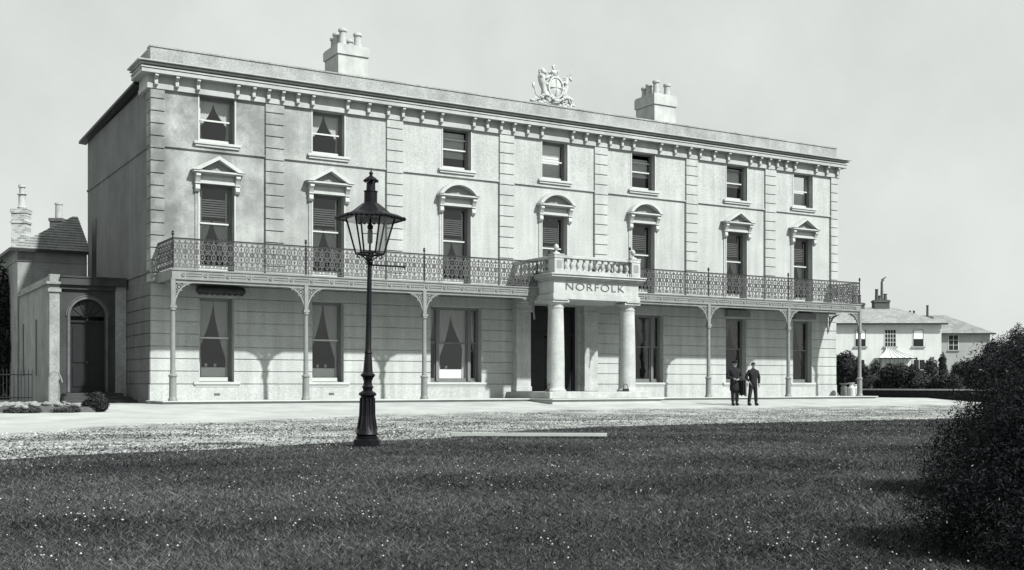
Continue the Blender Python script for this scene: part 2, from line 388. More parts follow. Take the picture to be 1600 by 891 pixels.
# grass blades
def grass(n):
    x, y, s = view_scatter(n, 4.8, 31, power=.9); k = lawn_in(x, y); x, y, s = x[k], y[k], s[k]
    tuft = np.sin(x * 2.1 + 1.3 * np.sin(y * 1.7)) * np.cos(y * 2.6 + x) * .5 + .5
    h = (.008 + .026 * RNG.random(len(x)) ** 1.8) * (.75 + .5 * tuft) * (1 + s * .01); wd = (.0016 + .00025 * s) * (.8 + .6 * RNG.random(len(x)))
    a = RNG.random(len(x)) * 2 * PI; b = RNG.random(len(x)) * 2 * PI; ln = h * (.4 + 2.2 * RNG.random(len(x)))
    base = np.stack([x, y, np.full_like(x, LZ - .004)], 1)
    dx = np.stack([np.cos(a) * wd, np.sin(a) * wd, 0 * x], 1); tip = base + np.stack([np.cos(b) * ln, np.sin(b) * ln, h], 1)
    V = np.stack([base - dx, base + dx, tip], 1).reshape(-1, 3); F = np.arange(len(V)).reshape(-1, 3)
    o = npmesh('lawn_grass', V, F, 'grass', var=RNG.random(len(F)) ** 3.2 * 1.15 + .12 * tuft + .30 * (np.sin(x * .8 + 1.5 * np.sin(y * .6)) * np.sin(y * .9 + .5 * x)) - .05); tag(o, 'short rough mown grass covering the dark front lawn', 'grass', kind='stuff')
grass(560000)
def daisies(n):
    x, y, s = view_scatter(n, 4.5, 28); k = lawn_in(x, y); x, y, s = x[k], y[k], s[k]
    c = np.sin(x * .9 + 2) * np.sin(y * 1.1 + x * .3); c2 = np.sin(x * 3.1 + y) * np.sin(y * 2.7 - x * 1.3); k = RNG.random(len(x)) < .10 + .5 * (c > .1) * (c2 > 0) + .3 * (c2 > .6); x, y, s = x[k], y[k], s[k]
    r = .003 + .004 * RNG.random(len(x)) + s * .0003; z = LZ + .02 + .025 * RNG.random(len(x)); V = []; F = []
    O = np.array([(1, 0, 0), (0, 1, 0), (-1, 0, 0), (0, -1, 0), (0, 0, .8), (0, 0, -.8)], float)
    V = O[None] * r[:, None, None] + np.stack([x, y, z], 1)[:, None, :]
    T = np.array([(0, 1, 4), (1, 2, 4), (2, 3, 4), (3, 0, 4), (1, 0, 5), (2, 1, 5), (3, 2, 5), (0, 3, 5)]); F = (np.arange(len(x))[:, None, None] * 6 + T[None]).reshape(-1, 3)
    o = npmesh('daisies', V.reshape(-1, 3), F, 'daisy'); tag(o, 'tiny white daisies scattered through the lawn grass', 'flowers', kind='stuff')
daisies(3800)
# gravel stones
def pebbles(n):
    x, y, s = view_scatter(n, 12, 46, power=.9); out_lawn = y > np.interp(x, lex, ley) + .05
    gb = np.interp(x, [p[0] for p in GB], [p[1] for p in GB])
    band = (gb - y); p = np.clip(band / 2.2 + .15, 0, 1)
    patch = .35 + .65 * (np.sin(x * .55 + .8) * np.cos(y * .9 + .4 * x) > -.2)
    dl = y - np.interp(x, lex, ley); edge = .55 * np.exp(-(dl / 1.1) ** 2) + .5 * np.exp(-(band / 1.2) ** 2) + .30 * (np.sin(x * .7 + 2) * np.sin(y * 1.3 + x * .25) > 0)
    k = out_lawn & (RNG.random(len(x)) < p * patch); k0 = k ; x, y = x[k], y[k]; n = len(x)
    z = np.array([H(a, b) for a, b in zip(x, y)]); r = .011 + .02 * RNG.random(n) ** 2
    O = np.array([(1, 0, 0), (0, 1, 0), (-1, 0, 0), (0, -1, 0), (0, 0, 1)], float); ang = RNG.random(n) * 6.28
    sc = .6 + .7 * RNG.random((n, 5)); V = O[None] * (r[:, None] * sc)[:, :, None]
    c, s_ = np.cos(ang)[:, None], np.sin(ang)[:, None]; X = V[:, :, 0] * c - V[:, :, 1] * s_; Y = V[:, :, 0] * s_ + V[:, :, 1] * c
    V = np.stack([X + x[:, None], Y + y[:, None], V[:, :, 2] * .8 + z[:, None]], 2)
    T = np.array([(0, 1, 4), (1, 2, 4), (2, 3, 4), (3, 0, 4)]); F = (np.arange(n)[:, None, None] * 5 + T[None]).reshape(-1, 3)
    o = npmesh('gravel_stones', V.reshape(-1, 3), F, 'pebble', var=np.repeat(RNG.random(n) * 1.2 - .55 + edge[k0], 4)); tag(o, 'loose pale and dark stones of the gravel drive', 'gravel', kind='stuff')
pebbles(170000)

# pavement (veranda floor) with kerb
pv = MB(); pv.prismZ([(-.15, 0), (-.15, -2.2), (13.5, -2.2), (13.5, -3.75), (18.7, -3.75), (18.7, -2.2), (32.5, -2.2), (32.5, 3), (32.1, 3), (32.1, 0)], .0, .045)
pv.prismZ([(-.1, 0), (-.1, -2.12), (13.55, -2.12), (13.55, -3.67), (18.62, -3.67), (18.62, -2.12), (32.4, -2.12), (32.4, 3), (32.1, 3), (32.1, 0)], -.3, -.0005)
pavement = pv.build('pavement', 'pavement', bevel=.015); tag(pavement, kind='structure')

# ------------------------------------------------------------------ hotel
hotel = empty('hotel', (0, 0, 0), label='long three storey pale stucco hotel with iron balcony and columned portico lettered NORFOLK', cat='hotel')
W = 32.1; DEP = 10.6
WC = [2.23, 6.29, 11.54, 16.03, 20.52, 25.77, 29.87]
def wall_grid(mb, holes, x0, x1, z0, z1, y, d, mi=0):
    xs = sorted({x0, x1} | {h[0] for h in holes} | {h[1] for h in holes}); zs = sorted({z0, z1} | {h[2] for h in holes} | {h[3] for h in holes})
    for a, b in zip(xs, xs[1:]):
        for c, e in zip(zs, zs[1:]):
            mx, mz = (a + b) / 2, (c + e) / 2
            if any(h[0] < mx < h[1] and h[2] < mz < h[3] for h in holes): continue
            mb.add([(a, y, c), (b, y, c), (b, y, e), (a, y, e)], [(0, 1, 2, 3)], mi)
    for a, b, c, e in holes:
        mb.add([(a, y, c), (b, y, c), (b, y, e), (a, y, e), (a, y + d, c), (b, y + d, c), (b, y + d, e), (a, y + d, e)],
               [(0, 1, 5, 4), (1, 2, 6, 5), (2, 3, 7, 6), (3, 0, 4, 7)], mi)
H2 = [(c - .61, c + .61, 8.83, 10.40) for c in WC]
H1 = [(c - .60, c + .60, 4.42, 7.41) for c in WC]
G = [(1.63, 2.83, .66, 3.55), (5.69, 6.89, .66, 3.55), (10.43, 12.65, .66, 3.55), (14.85, 17.21, .3, 3.76), (19.45, 21.63, .66, 3.55), (25.17, 26.37, .66, 3.55), (29.27, 30.47, .66, 3.55)]
wm = MB()
wall_grid(wm, G, 0, W, -.1, 4.0, .03, .34)
wall_grid(wm, H1, 0, W, 4.0, 8.53, 0, .34)
wall_grid(wm, H2, 0, W, 8.53, 11.0, -.03, .37)
wm.add([(0, -.03, 8.53), (W, -.03, 8.53), (W, 0, 8.53), (0, 0, 8.53)], [(0, 1, 2, 3)])
wm.add([(0, 0, 4.0), (W, 0, 4.0), (W, .03, 4.0), (0, .03, 4.0)], [(0, 1, 2, 3)])
front = wm.build('front_wall', 'stucco', hotel)
# side, end and back walls
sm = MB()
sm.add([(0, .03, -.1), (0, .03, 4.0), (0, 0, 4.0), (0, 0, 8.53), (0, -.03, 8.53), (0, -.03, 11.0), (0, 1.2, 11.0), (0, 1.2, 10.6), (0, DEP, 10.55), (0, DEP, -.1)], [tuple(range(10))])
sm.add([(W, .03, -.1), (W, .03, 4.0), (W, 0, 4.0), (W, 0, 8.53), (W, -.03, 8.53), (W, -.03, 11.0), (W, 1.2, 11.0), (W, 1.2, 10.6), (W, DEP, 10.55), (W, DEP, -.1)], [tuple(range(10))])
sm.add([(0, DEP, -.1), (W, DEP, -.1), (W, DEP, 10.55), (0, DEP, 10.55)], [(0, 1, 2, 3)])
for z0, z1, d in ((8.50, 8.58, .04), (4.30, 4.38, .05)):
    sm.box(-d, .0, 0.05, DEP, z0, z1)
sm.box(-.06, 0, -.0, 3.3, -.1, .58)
side = sm.build('side_wall', 'stucco_shaded_side', hotel)
# rusticated courses, ground floor
rm = MB(); levels = [(.60, 1.005)] + [(1.035 + .42 * k, 1.035 + .42 * k + .39) for k in range(7)]
def spans(z0, z1):
    cur = 0.0; o = []
    for a, b, c, e in sorted(G):
        if c < z1 and e > z0: o.append((cur, a)); cur = b
    o.append((cur, W)); return o
for z0, z1 in levels:
    z1 = min(z1, 3.99)
    for a, b in spans(z0, z1): rm.box(a, b, -.0, .032, z0, z1)
rm_ = rm.build('rusticated_courses', 'stucco', hotel, bevel=.008)
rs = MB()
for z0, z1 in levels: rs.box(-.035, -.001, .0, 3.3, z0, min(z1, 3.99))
rs.build('rusticated_courses', 'stucco_shaded_side', hotel, bevel=.008)
bs = MB()
for a, b in spans(.4, .45): bs.box(a - (.03 if a == 0 else 0), b, -.03, .032, -.1, .57)
bs.build('plinth', 'stucco', hotel)
# quoined pilasters
PX = [(-.02, .45), (3.93, 4.61), (8.57, 9.24), (13.42, 14.09), (17.97, 18.64), (22.82, 23.49), (27.45, 28.13), (31.65, 32.12)]
for a, b in PX:
    p = MB(); p.box(a + .012, b - .012, -.045, .0, 4.0, 10.42)
    z = 10.08
    while z > 4.1:
        p.box(a, b, -.10, -.0, max(z - .382, 4.0), z) ; z -= .414
    p.box(a, b, -.10, 0, 10.112, 10.42)
    if a < 0:
        z = 10.08
        p.box(a, .0, -.0, .45, 10.105, 10.42)
        while z > 4.1:
            p.box(a, .0, -.0, .45, max(z - .39, 4.0), z); z -= .414
    p.build('quoined_pilaster', 'stucco', hotel, bevel=.008)
# second floor panel ledge (string course between pilasters)
st = MB()
for (a, b), (c, d) in zip(PX, PX[1:]):
    st.box(b, c, -.065, -.031, 8.535, 8.60)
st.build('string_course', 'stucco', hotel)
# cornice: architrave, frieze, consoles, corona, cyma
cn = MB(); prof = [(-.031, 10.42), (-.13, 10.42), (-.13, 10.58), (-.10, 10.60), (-.10, 10.88), (-.36, 10.88), (-.36, 10.99), (-.33, 11.0), (-.33, 11.02), (-.385, 11.025), (-.385, 11.07), (-.22, 11.085), (-.23, 11.13), (-.42, 11.145), (-.42, 11.17), (-.34, 11.18), (-.35, 11.21), (-.50, 11.225), (-.50, 11.265), (-.0, 11.30), (-.0, 10.42)]
def mitre(prof, x0, x1, yr):
    """profile run along the front and returned round both ends"""
    vs = []; n = len(prof)
    for y, z in prof: vs.append((x0 + min(0, y) , yr, z))
    for y, z in prof: vs.append((x0 + min(0, y), min(y, 0), z))
    for y, z in prof: vs.append((x1 - min(0, y), min(y, 0), z))
    for y, z in prof: vs.append((x1 - min(0, y), yr, z))
    fs = []
    for k in range(3):
        for i in range(n): fs.append((k * n + i, k * n + (i + 1) % n, (k + 1) * n + (i + 1) % n, (k + 1) * n + i))
    fs += [tuple(range(n)), tuple(3 * n + i for i in range(n))[::-1]]
    return vs, fs
cn.add(*mitre(prof, 0, W, 1.17)); cornice = cn.build('cornice', 'cornice', hotel)
con = MB()
con.prismX([(-.101, 10.86), (-.33, 10.86), (-.34, 10.80), (-.27, 10.76), (-.22, 10.70), (-.24, 10.62), (-.24, 10.54), (-.20, 10.50), (-.15, 10.50), (-.131, 10.54), (-.131, 10.6), (-.101, 10.61)], -.055, .055)
c0 = con.build('console', 'cornice', cornice)
half = [.14, .83, 1.54, 2.9, 3.47, 4.0, 4.52, 5.07, 5.63, 6.96, 7.79, 8.58, 9.18, 9.98, 10.79, 12.20, 12.80, 13.42, 14.0, 14.65, 15.32]
for i, x in enumerate(half + [32.1 - h for h in half]):
    o = c0 if i == 0 else c0.copy()
    if i: C.objects.link(o); o.parent = cornice
    o.location = (x, 0, 0)
# parapet
pp = MB(); pp.box(.0, W, -.0, .35, 11.25, 11.83); pp.box(0, .35, .35, 2.2, 11.0, 11.83); pp.box(W - .35, W, .35, 2.2, 11.0, 11.83)
pp.box(-.02, W + .02, -.03, .40, 11.83, 11.88)
pp.build('parapet', 'parapet', hotel)
# roof
rf = MB(); rf.add([(-.02, .36, 11.2), (W + .02, .36, 11.2), (W - 4, 5.4, 11.75), (4, 5.4, 11.75), (W + .3, DEP + .3, 10.62), (-.3, DEP + .3, 10.62), (-.3, 1.3, 10.85), (W + .3, 1.3, 10.85)],
                  [(0, 1, 2, 3), (3, 2, 4, 5), (0, 3, 6), (3, 5, 6), (1, 7, 2), (2, 7, 4)])
roof = rf.build('roof', 'slate', hotel)
ev = MB(); ev.add([(-.22, 1.18, 10.78), (-.22, DEP + .34, 10.52), (-.0, DEP + .34, 10.5), (0, 1.18, 10.76), (-.22, 1.18, 10.86), (-.22, DEP + .34, 10.60), (0, DEP + .34, 10.62), (0, 1.18, 10.88)],
                  [(0, 1, 2, 3), (4, 7, 6, 5), (0, 4, 5, 1), (1, 5, 6, 2), (3, 2, 6, 7), (0, 3, 7, 4)])
ev.tube([(-.26, 1.1, 10.82), (-.26, DEP + .3, 10.56)], .05)
ev.build('eave_gutter', 'iron_dark', roof)
# chimneys
def chimney(x0, x1, y0, y1, top, capz, pots):
    c = MB(); c.box(x0, x1, y0, y1, 10.9, capz); ch = c.build('chimney', 'stack', hotel)
    k = MB(); k.box(x0 - .05, x1 + .05, y0 - .05, y1 + .05, capz, top); k.box(x0 - .02, x1 + .02, y0 - .02, y1 + .02, top, top + .06); k.build('chimney_cap', 'stack', ch)
    for x, y, h in pots:
        r = .15; p = MB(); p.lathe(x, y, [(r * 1.1, top + .05), (r * 1.1, top + .12), (r * .92, top + .18), (r * .85, top + h - .14), (r * 1.1, top + h - .1), (r * 1.1, top + h - .03), (r * .95, top + h), (r * .7, top + h), (r * .7, top + h - .2)], 14)
        p.build('chimney_pot', 'pot', ch, autosm=40)
chimney(6.93, 8.11, .6, 1.93, 13.1, 12.78, [(7.2, .85, .68), (7.8, .85, .6), (7.15, 1.28, .62), (7.2, 1.66, .55), (7.78, 1.6, .55)])
chimney(21.62, 22.8, .6, 1.93, 13.2, 12.78, [(21.9, .85, .68), (22.5, .85, .6), (21.85, 1.28, .6), (21.9, 1.66, .55), (22.5, 1.6, .55)])

# ---- windows
def curtain_mb(x0, x1, z0, z1, y, side, v_tie=.62, top=0.5):
    """tied-back lace: side -1 hangs from the left half, +1 from the right"""
    mb = MB(); w_ = (x1 - x0); nz, nw = 18, 12; vs = []
    for j in range(nz + 1):
        v = j / nz; 
        inner = top * (1 - (v / v_tie) ** 1.6 * .82) if v < v_tie else top * (.18 + .06 * math.sin((v - v_tie) * 4))
        for i in range(nw + 1):
            u = i / nw * inner; x = x0 + u * w_ if side < 0 else x1 - u * w_
            vs.append((x, y + .018 * math.sin(i * 2.1 + v * 2), z1 - v * (z1 - z0)))
    fs = [(j * (nw + 1) + i, j * (nw + 1) + i + 1, (j + 1) * (nw + 1) + i + 1, (j + 1) * (nw + 1) + i) for j in range(nz) for i in range(nw)]
    return mb.add(vs, fs)
def window(a, b, z0, z1, zm, lace='lace', curt=True, blind=None, blind_z=None, drop=0, dark=False, mull=None, surround=True, sillp=.12, y=0, brz=.13):
    """sash window set back in its reveal; drop = how far the top sash is let down"""
    d = .23; fm = 'dark_shaded_sash' if dark else 'sash'
    o = MB()
    if surround:
        o.box(a - .15, a - .05, -.035, -.0, z0, z1); o.box(b + .05, b + .15, -.035, 0, z0, z1); o.box(a - .05, a, -.05, 0, z0, z1, 1); o.box(b, b + .05, -.05, 0, z0, z1, 1)
        o.box(a, b, -.012, -.0005, z0 - .001, z0 + .004); o.build('window_architrave', ['stucco', 'trim'], hotel); o = MB()
    yb = y + d
    o.box(a, a + .06, yb, yb + .12, z0, z1); o.box(b - .06, b, yb, yb + .12, z0, z1); o.box(a + .06, b - .06, yb, yb + .12, z1 - .06, z1); o.box(a + .06, b - .06, yb, yb + .12, z0, z0 + .03)
    if mull:
        for mx in mull: o.box(mx - .06, mx + .06, yb - .02, yb + .12, z0 + .03, z1 - .06)
    win = o.build('window', 'dark_shaded_sash', hotel)
    lights = [a + .06] + ([q for mx in (mull or []) for q in (mx - .06, mx + .06)]) + [b - .06]
    for i in range(0, len(lights), 2):
        l0, l1 = lights[i], lights[i + 1]; st_ = .045
        up = MB(); y0_ = yb + .02; zt = z1 - .06 - drop
        up.box(l0, l0 + st_, y0_, y0_ + .04, zm, zt, 1); up.box(l1 - st_, l1, y0_, y0_ + .04, zm, zt); up.box(l0 + st_, l1 - st_, y0_, y0_ + .04, zt - .05, zt); up.box(l0 + st_, l1 - st_, y0_ - .004, y0_ + .044, zm - .02, zm + .035, 1)  # right stile and top rail darker, their shade put into the colour
        up.build('upper_sash', ['dark_shaded_sash', fm], win)
        lo = MB(); y1_ = yb + .065; lo.box(l0, l0 + st_, y1_, y1_ + .04, z0 + .03 + brz, zm, 1); lo.box(l1 - st_, l1, y1_, y1_ + .04, z0 + .03, zm); lo.box(l0 + .012, l1 - st_, y1_ - .004, y1_ + .038, z0 + .03, z0 + .03 + brz, 1)
        lo.build('lower_sash', ['dark_shaded_sash', fm], win)
        gl = MB(); gl.add([(l0 + st_, y0_ + .02, zm), (l1 - st_, y0_ + .02, zm), (l1 - st_, y0_ + .02, zt - .05), (l0 + st_, y0_ + .02, zt - .05)], [(0, 1, 2, 3)])
        gl.add([(l0 + st_, y1_ + .02, z0 + .16), (l1 - st_, y1_ + .02, z0 + .16), (l1 - st_, y1_ + .02, zm), (l0 + st_, y1_ + .02, zm)], [(0, 1, 2, 3)])
        gl.build('pane', 'glass', win)
        if curt and (l1 - l0) > .6:
            for s in (-1, 1):
                zt_ = z1 - .05 if blind != 'slat' else zm + .12
                rt_ = (.46 + .10 * RNG.random()) if s > 0 else (.38 + .12 * RNG.random())
                curtain_mb(l0, l1, z0 + .05, zt_, yb + .165 + .01 * s, s, .52 + .22 * RNG.random(), rt_).build('curtain', lace, win, smooth=True)
        elif curt:
            curtain_mb(l0, l1, z0 + .05, z1 - .05, yb + .165, -1 if i == 0 else 1, top=.95).build('curtain', lace, win, smooth=True)
    if blind:
        bz0, bz1 = blind_z; bl = MB()
        if blind == 'slat':
            n = int((bz1 - bz0) / .08)
            for k in range(n):
                z = bz1 - k * .08; bl.add([(a + .16, yb + .145, z), (b - .16, yb + .145, z), (b - .16, yb + .158, z - .036), (a + .16, yb + .158, z - .036)], [(0, 1, 2, 3)])
            bl.box(a + .15, a + .18, yb + .13, yb + .14, bz0 - .3, bz1 + .28); bl.box(b - .18, b - .15, yb + .13, yb + .14, bz0 - .3, bz1 + .28)
        else:
            n = 12; zz = [bz1 + (bz0 - bz1) * k / n for k in range(n + 1)]
            for k in range(n): bl.add([(a + .09, yb + .17, zz[k]), (b - .09, yb + .17, zz[k]), (b - .09, yb + .155, zz[k + 1]), (a + .09, yb + .155, zz[k + 1])], [(0, 1, 2, 3)])
            bl.box(a + .09, b - .09, yb + .15, yb + .18, bz0 - .03, bz0)
        bl.build('blind', 'blind_pale' if blind == 'slat' else 'blind', win)
    s = MB()
    if sillp: s.box(a - .2, b + .2, y - sillp, y + d, z0 - .09, z0); s.box(a - .15, b + .15, y - sillp + .04, y, z0 - .17, z0 - .09)
    else: s.box(a - .02, b + .02, y - .04, y + d, z0 - .06, z0)
    s.build('sill', 'trim', win, bevel=.008)
    return win
for i, c in enumerate(WC):
    a, b = c - .61, c + .61
    kw = [dict(), dict(), dict(drop=.28, curt=False, blind='roll', blind_z=(9.35, 10.3)), dict(curt=False, blind='roll', blind_z=(9.0, 10.3)),
          dict(drop=.28, curt=False, blind='roll', blind_z=(9.45, 10.2)), dict(drop=.16, curt=False, blind='roll', blind_z=(9.5, 10.3)), dict(curt=False, blind='roll', blind_z=(9.0, 10.3))][i]
    window(a, b, 8.83, 10.40, 9.62, y=-.03, **kw)
    window(c - .60, c + .60, 4.42, 7.41, 6.10, blind='slat', blind_z=(6.25, 6.95), sillp=0, brz=.2)
gf = [dict(dark=False), dict(dark=False), dict(dark=True, mull=[10.43 + .42, 12.65 - .42]), None, dict(dark=True, lace='lace_dim', mull=[19.45 + .42, 21.63 - .42]), dict(dark=True, lace='lace_dim'), dict(dark=True, lace='lace_dim')]
for hole, kw in zip(G, gf):
    if kw is None: continue
    window(hole[0], hole[1], hole[2], hole[3], 2.17, surround=False, y=.03, **kw)
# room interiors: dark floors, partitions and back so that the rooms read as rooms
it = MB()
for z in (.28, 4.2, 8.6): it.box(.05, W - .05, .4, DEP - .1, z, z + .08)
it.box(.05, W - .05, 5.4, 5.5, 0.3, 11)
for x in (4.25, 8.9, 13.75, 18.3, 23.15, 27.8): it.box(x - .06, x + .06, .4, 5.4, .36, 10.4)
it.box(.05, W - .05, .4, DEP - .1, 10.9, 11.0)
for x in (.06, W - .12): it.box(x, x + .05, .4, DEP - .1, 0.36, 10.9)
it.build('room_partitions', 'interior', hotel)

# ---- pediments over the first-floor windows
def pediment(c, seg):
    p = MB(); z = 7.41
    p.box(c - .60, c + .60, -.13, -.0, z, z + .1)                       # lintel fillet
    p.box(c - .60, c + .60, -.06, 0, z + .1, z + .32)                   # frieze
    p.box(c - .54, c + .54, -.085, -.0, z + .17, z + .25)
    p.box(c - .86, c + .86, -.30, 0, z + .36, z + .42); p.box(c - .80, c + .80, -.24, 0, z + .32, z + .36)
    if not seg:
        A_, Bt, hh = .92, .12, .52
        for s in (-1, 1):
            p.prismY([(c + s * A_, z + .421), (c + s * (A_ - .26), z + .421), (c, z + .42 + hh - .13), (c, z + .42 + hh)], -.33, 0)
        tp = MB(); tp.prismY([(c - .62, z + .422), (c + .62, z + .422), (c, z + .42 + hh - .15)], -.08, 0)
        tp.prismY([(c - .14, z + .43), (c + .14, z + .43), (c + .04, z + .56), (c - .04, z + .56)], -.12, -.08)
    else:
        r = 1.12; cz = z + .42 + .50 - r; a = math.acos(.92 / r) if r > .92 else 0
        a = math.asin(min(1, (z + .421 - cz) / r))
        n = 16; outer = []; inner = []
        for k in range(n + 1):
            t = a + (PI - 2 * a) * k / n; outer.append((c + r * math.cos(t) * .93, cz + r * math.sin(t)))
        ri = r - .13; a2 = math.asin(min(1, (z + .421 - cz) / ri))
        for k in range(n + 1):
            t = a2 + (PI - 2 * a2) * k / n; inner.append((c + ri * math.cos(t) * .93, cz + ri * math.sin(t)))
        vs = []
        for yy in (-.33, 0):
            vs += [(x, yy, zz) for x, zz in outer] + [(x, yy, zz) for x, zz in inner]
        m = n + 1; fs = []
        for k in range(n):
            fs += [(k, k + 1, m + k + 1, m + k), (2 * m + k, 3 * m + k, 3 * m + k + 1, 2 * m + k + 1), (k, 2 * m + k, 2 * m + k + 1, k + 1), (m + k, m + k + 1, 3 * m + k + 1, 3 * m + k)]
        fs += [(0, m, 3 * m, 2 * m), (n, 2 * m + n, 3 * m + n, m + n)]
        p.add(vs, fs)
        tp = MB(); tp.prismY(inner, -.08, 0)
        tp.prismY([(c - .14, z + .43), (c + .14, z + .43), (c + .04, z + .53), (c - .04, z + .53)], -.12, -.08)
    pd = p.build('window_pediment', 'trim', hotel)
    tp.build('tympanum', 'reveal', pd)
    for s in (-1, 1):
        k = MB(); x = c + s * .69
        k.prismX([(-.0, z + .32), (-.24, z + .32), (-.26, z + .24), (-.2, z + .16), (-.15, z + .06), (-.12, z - .02), (-.15, z - .1), (-.16, z - .2), (-.11, z - .27), (-.06, z - .3), (0, z - .3)], x - .075, x + .075)
        k.box(x - .09, x + .09, -.17, -.0, z - .02, z + .02)
        k.build('scroll_bracket', 'trim', pd)
for i, c in enumerate(WC): pediment(c, i in (2, 3, 4))

# ---- balcony
def deck(x0, x1):
    d = MB(); d.box(x0, x1, -1.90, -.0, 4.20, 4.27)
    n = int((x1 - x0) / .75)
    for k in range(n + 1):
        x = x0 + .05 + (x1 - x0 - .1) * k / n; d.box(x - .04, x + .04, -1.86, -.03, 4.04, 4.199)
    o = d.build('balcony_deck', 'deck', hotel)
    f = MB(); f.box(x0, x1, -1.97, -1.93, 3.94, 4.27); f.box(x0 - .02, x1 + .02, -2.0, -1.971, 4.23, 4.275); f.box(x0 - .02, x1 + .02, -2.0, -1.971, 3.935, 3.975)
    n = max(1, round((x1 - x0) / .74)); st_ = (x1 - x0) / n
    for k in range(n):
        cx = x0 + st_ * (k + .5); f.ringY(cx, 4.103, .035, .065, -2.0, -1.971, 12); f.ringY(cx, 4.103, .0, .02, -2.0, -1.971, 8)
        if k < n - 1:
            for zz in (4.055, 4.135): f.box(cx + .11, cx + st_ - .11, -1.99, -1.971, zz, zz + .022)
            f.box(cx + .11, cx + .13, -1.99, -1.971, 4.078, 4.134); f.box(cx + st_ - .13, cx + st_ - .11, -1.99, -1.971, 4.078, 4.134)
    f.box(x0 + .1, x1 - .1, -1.95, -1.90, 3.84, 3.938)
    f.build('balcony_fascia', 'iron_pale', o)
    return o
dk1 = deck(.2, 14.0); dk2 = deck(18.06, 31.6)
for x, pr in ((.2, dk1), (31.6, dk2)):
    s = MB(); s.box(x - .02, x + .02, -1.925, -.0, 3.94, 4.27); s.build('balcony_fascia', 'iron_pale', pr)
def rail_panel(L_, n):
    """ornamental cast-iron balustrade panel in the XZ plane, local x 0..L_"""
    r = MB(); u = L_ / n; y0, y1 = -.011, .011; zb, zt = .07, .93
    r.box(0, L_, -.014, .014, .045, .07); r.box(0, L_, -.012, .012, .155, .172); 
    r.box(0, L_, -.012, .012, .925, .94)
    for k in range(n):
        c = u * (k + .5)
        r.ringY(c, .73, .062, .096, y0, y1, 12, sz=1.45); r.ringY(c, .40, .062, .096, y0, y1, 12, sz=1.45)
        for k3 in (-1, 1):
            for zz in (.30, .50, .63, .83): r.ringY(c + k3 * .125, zz, .016, .034, y0, y1, 6)
        r.ringY(c, .565, .0, .038, y0, y1, 8); r.ringY(c, .73, 0, .03, y0, y1, 6, sz=2); r.ringY(c, .40, 0, .03, y0, y1, 6, sz=2)
        r.ringY(c, .215, .03, .05, y0, y1, 8); r.ringY(c, .895, .0, .03, y0, y1, 8)
        for s in (0, 1):
            x = u * (k + s)
            if s == 0 or k == n - 1:
                r.box(x - .008, x + .008, y0, y1, .07, .925)
                for zz, rr in ((.565, .075), (.24, .05), (.86, .05)): r.ringY(x, zz, rr * .5, rr, y0, y1, 4)
                for zz in (.40, .73): r.ringY(x, zz, .0, .034, y0, y1, 8)
        for k2 in range(3):
            x = u * (k + (k2 + .5) / 3); r.ringY(x, .113, .018, .038, y0, y1, 6)
        for s in (-1, 1):
            r.prismY([(c + s * .085, .62), (c + s * .105, .61), (c + s * .15, .565), (c + s * .13, .565)], y0, y1)
            r.prismY([(c + s * .085, .51), (c + s * .105, .52), (c + s * .15, .565), (c + s * .13, .565)], y0, y1)
    return r
COLX = [.24, 4.71, 9.19]; COLR = [22.49, 27.06, 31.54]
segs = [((.24, -1.93), (4.71, -1.93)), ((4.71, -1.93), (9.19, -1.93)), ((9.19, -1.93), (14.03, -1.93)), ((18.03, -1.93), (22.49, -1.93)), ((22.49, -1.93), (27.06, -1.93)), ((27.06, -1.93), (31.54, -1.93)),
        ((.24, 0), (.24, -1.93)), ((31.54, 0), (31.54, -1.93))]
for a, b in segs:
    L_ = math.dist(a, b) - .06; o = rail_panel(L_, max(1, round(L_ / .37))).build('balcony_railing', 'iron_rail', hotel)
    an = math.atan2(b[1] - a[1], b[0] - a[0]); o.rotation_euler = (0, 0, an); o.location = (a[0] + .03 * math.cos(an), a[1] + .03 * math.sin(an), 4.28)
    MB().box(0, L_, -.03, .03, .955, .995).build('handrail', 'iron_dark', o)
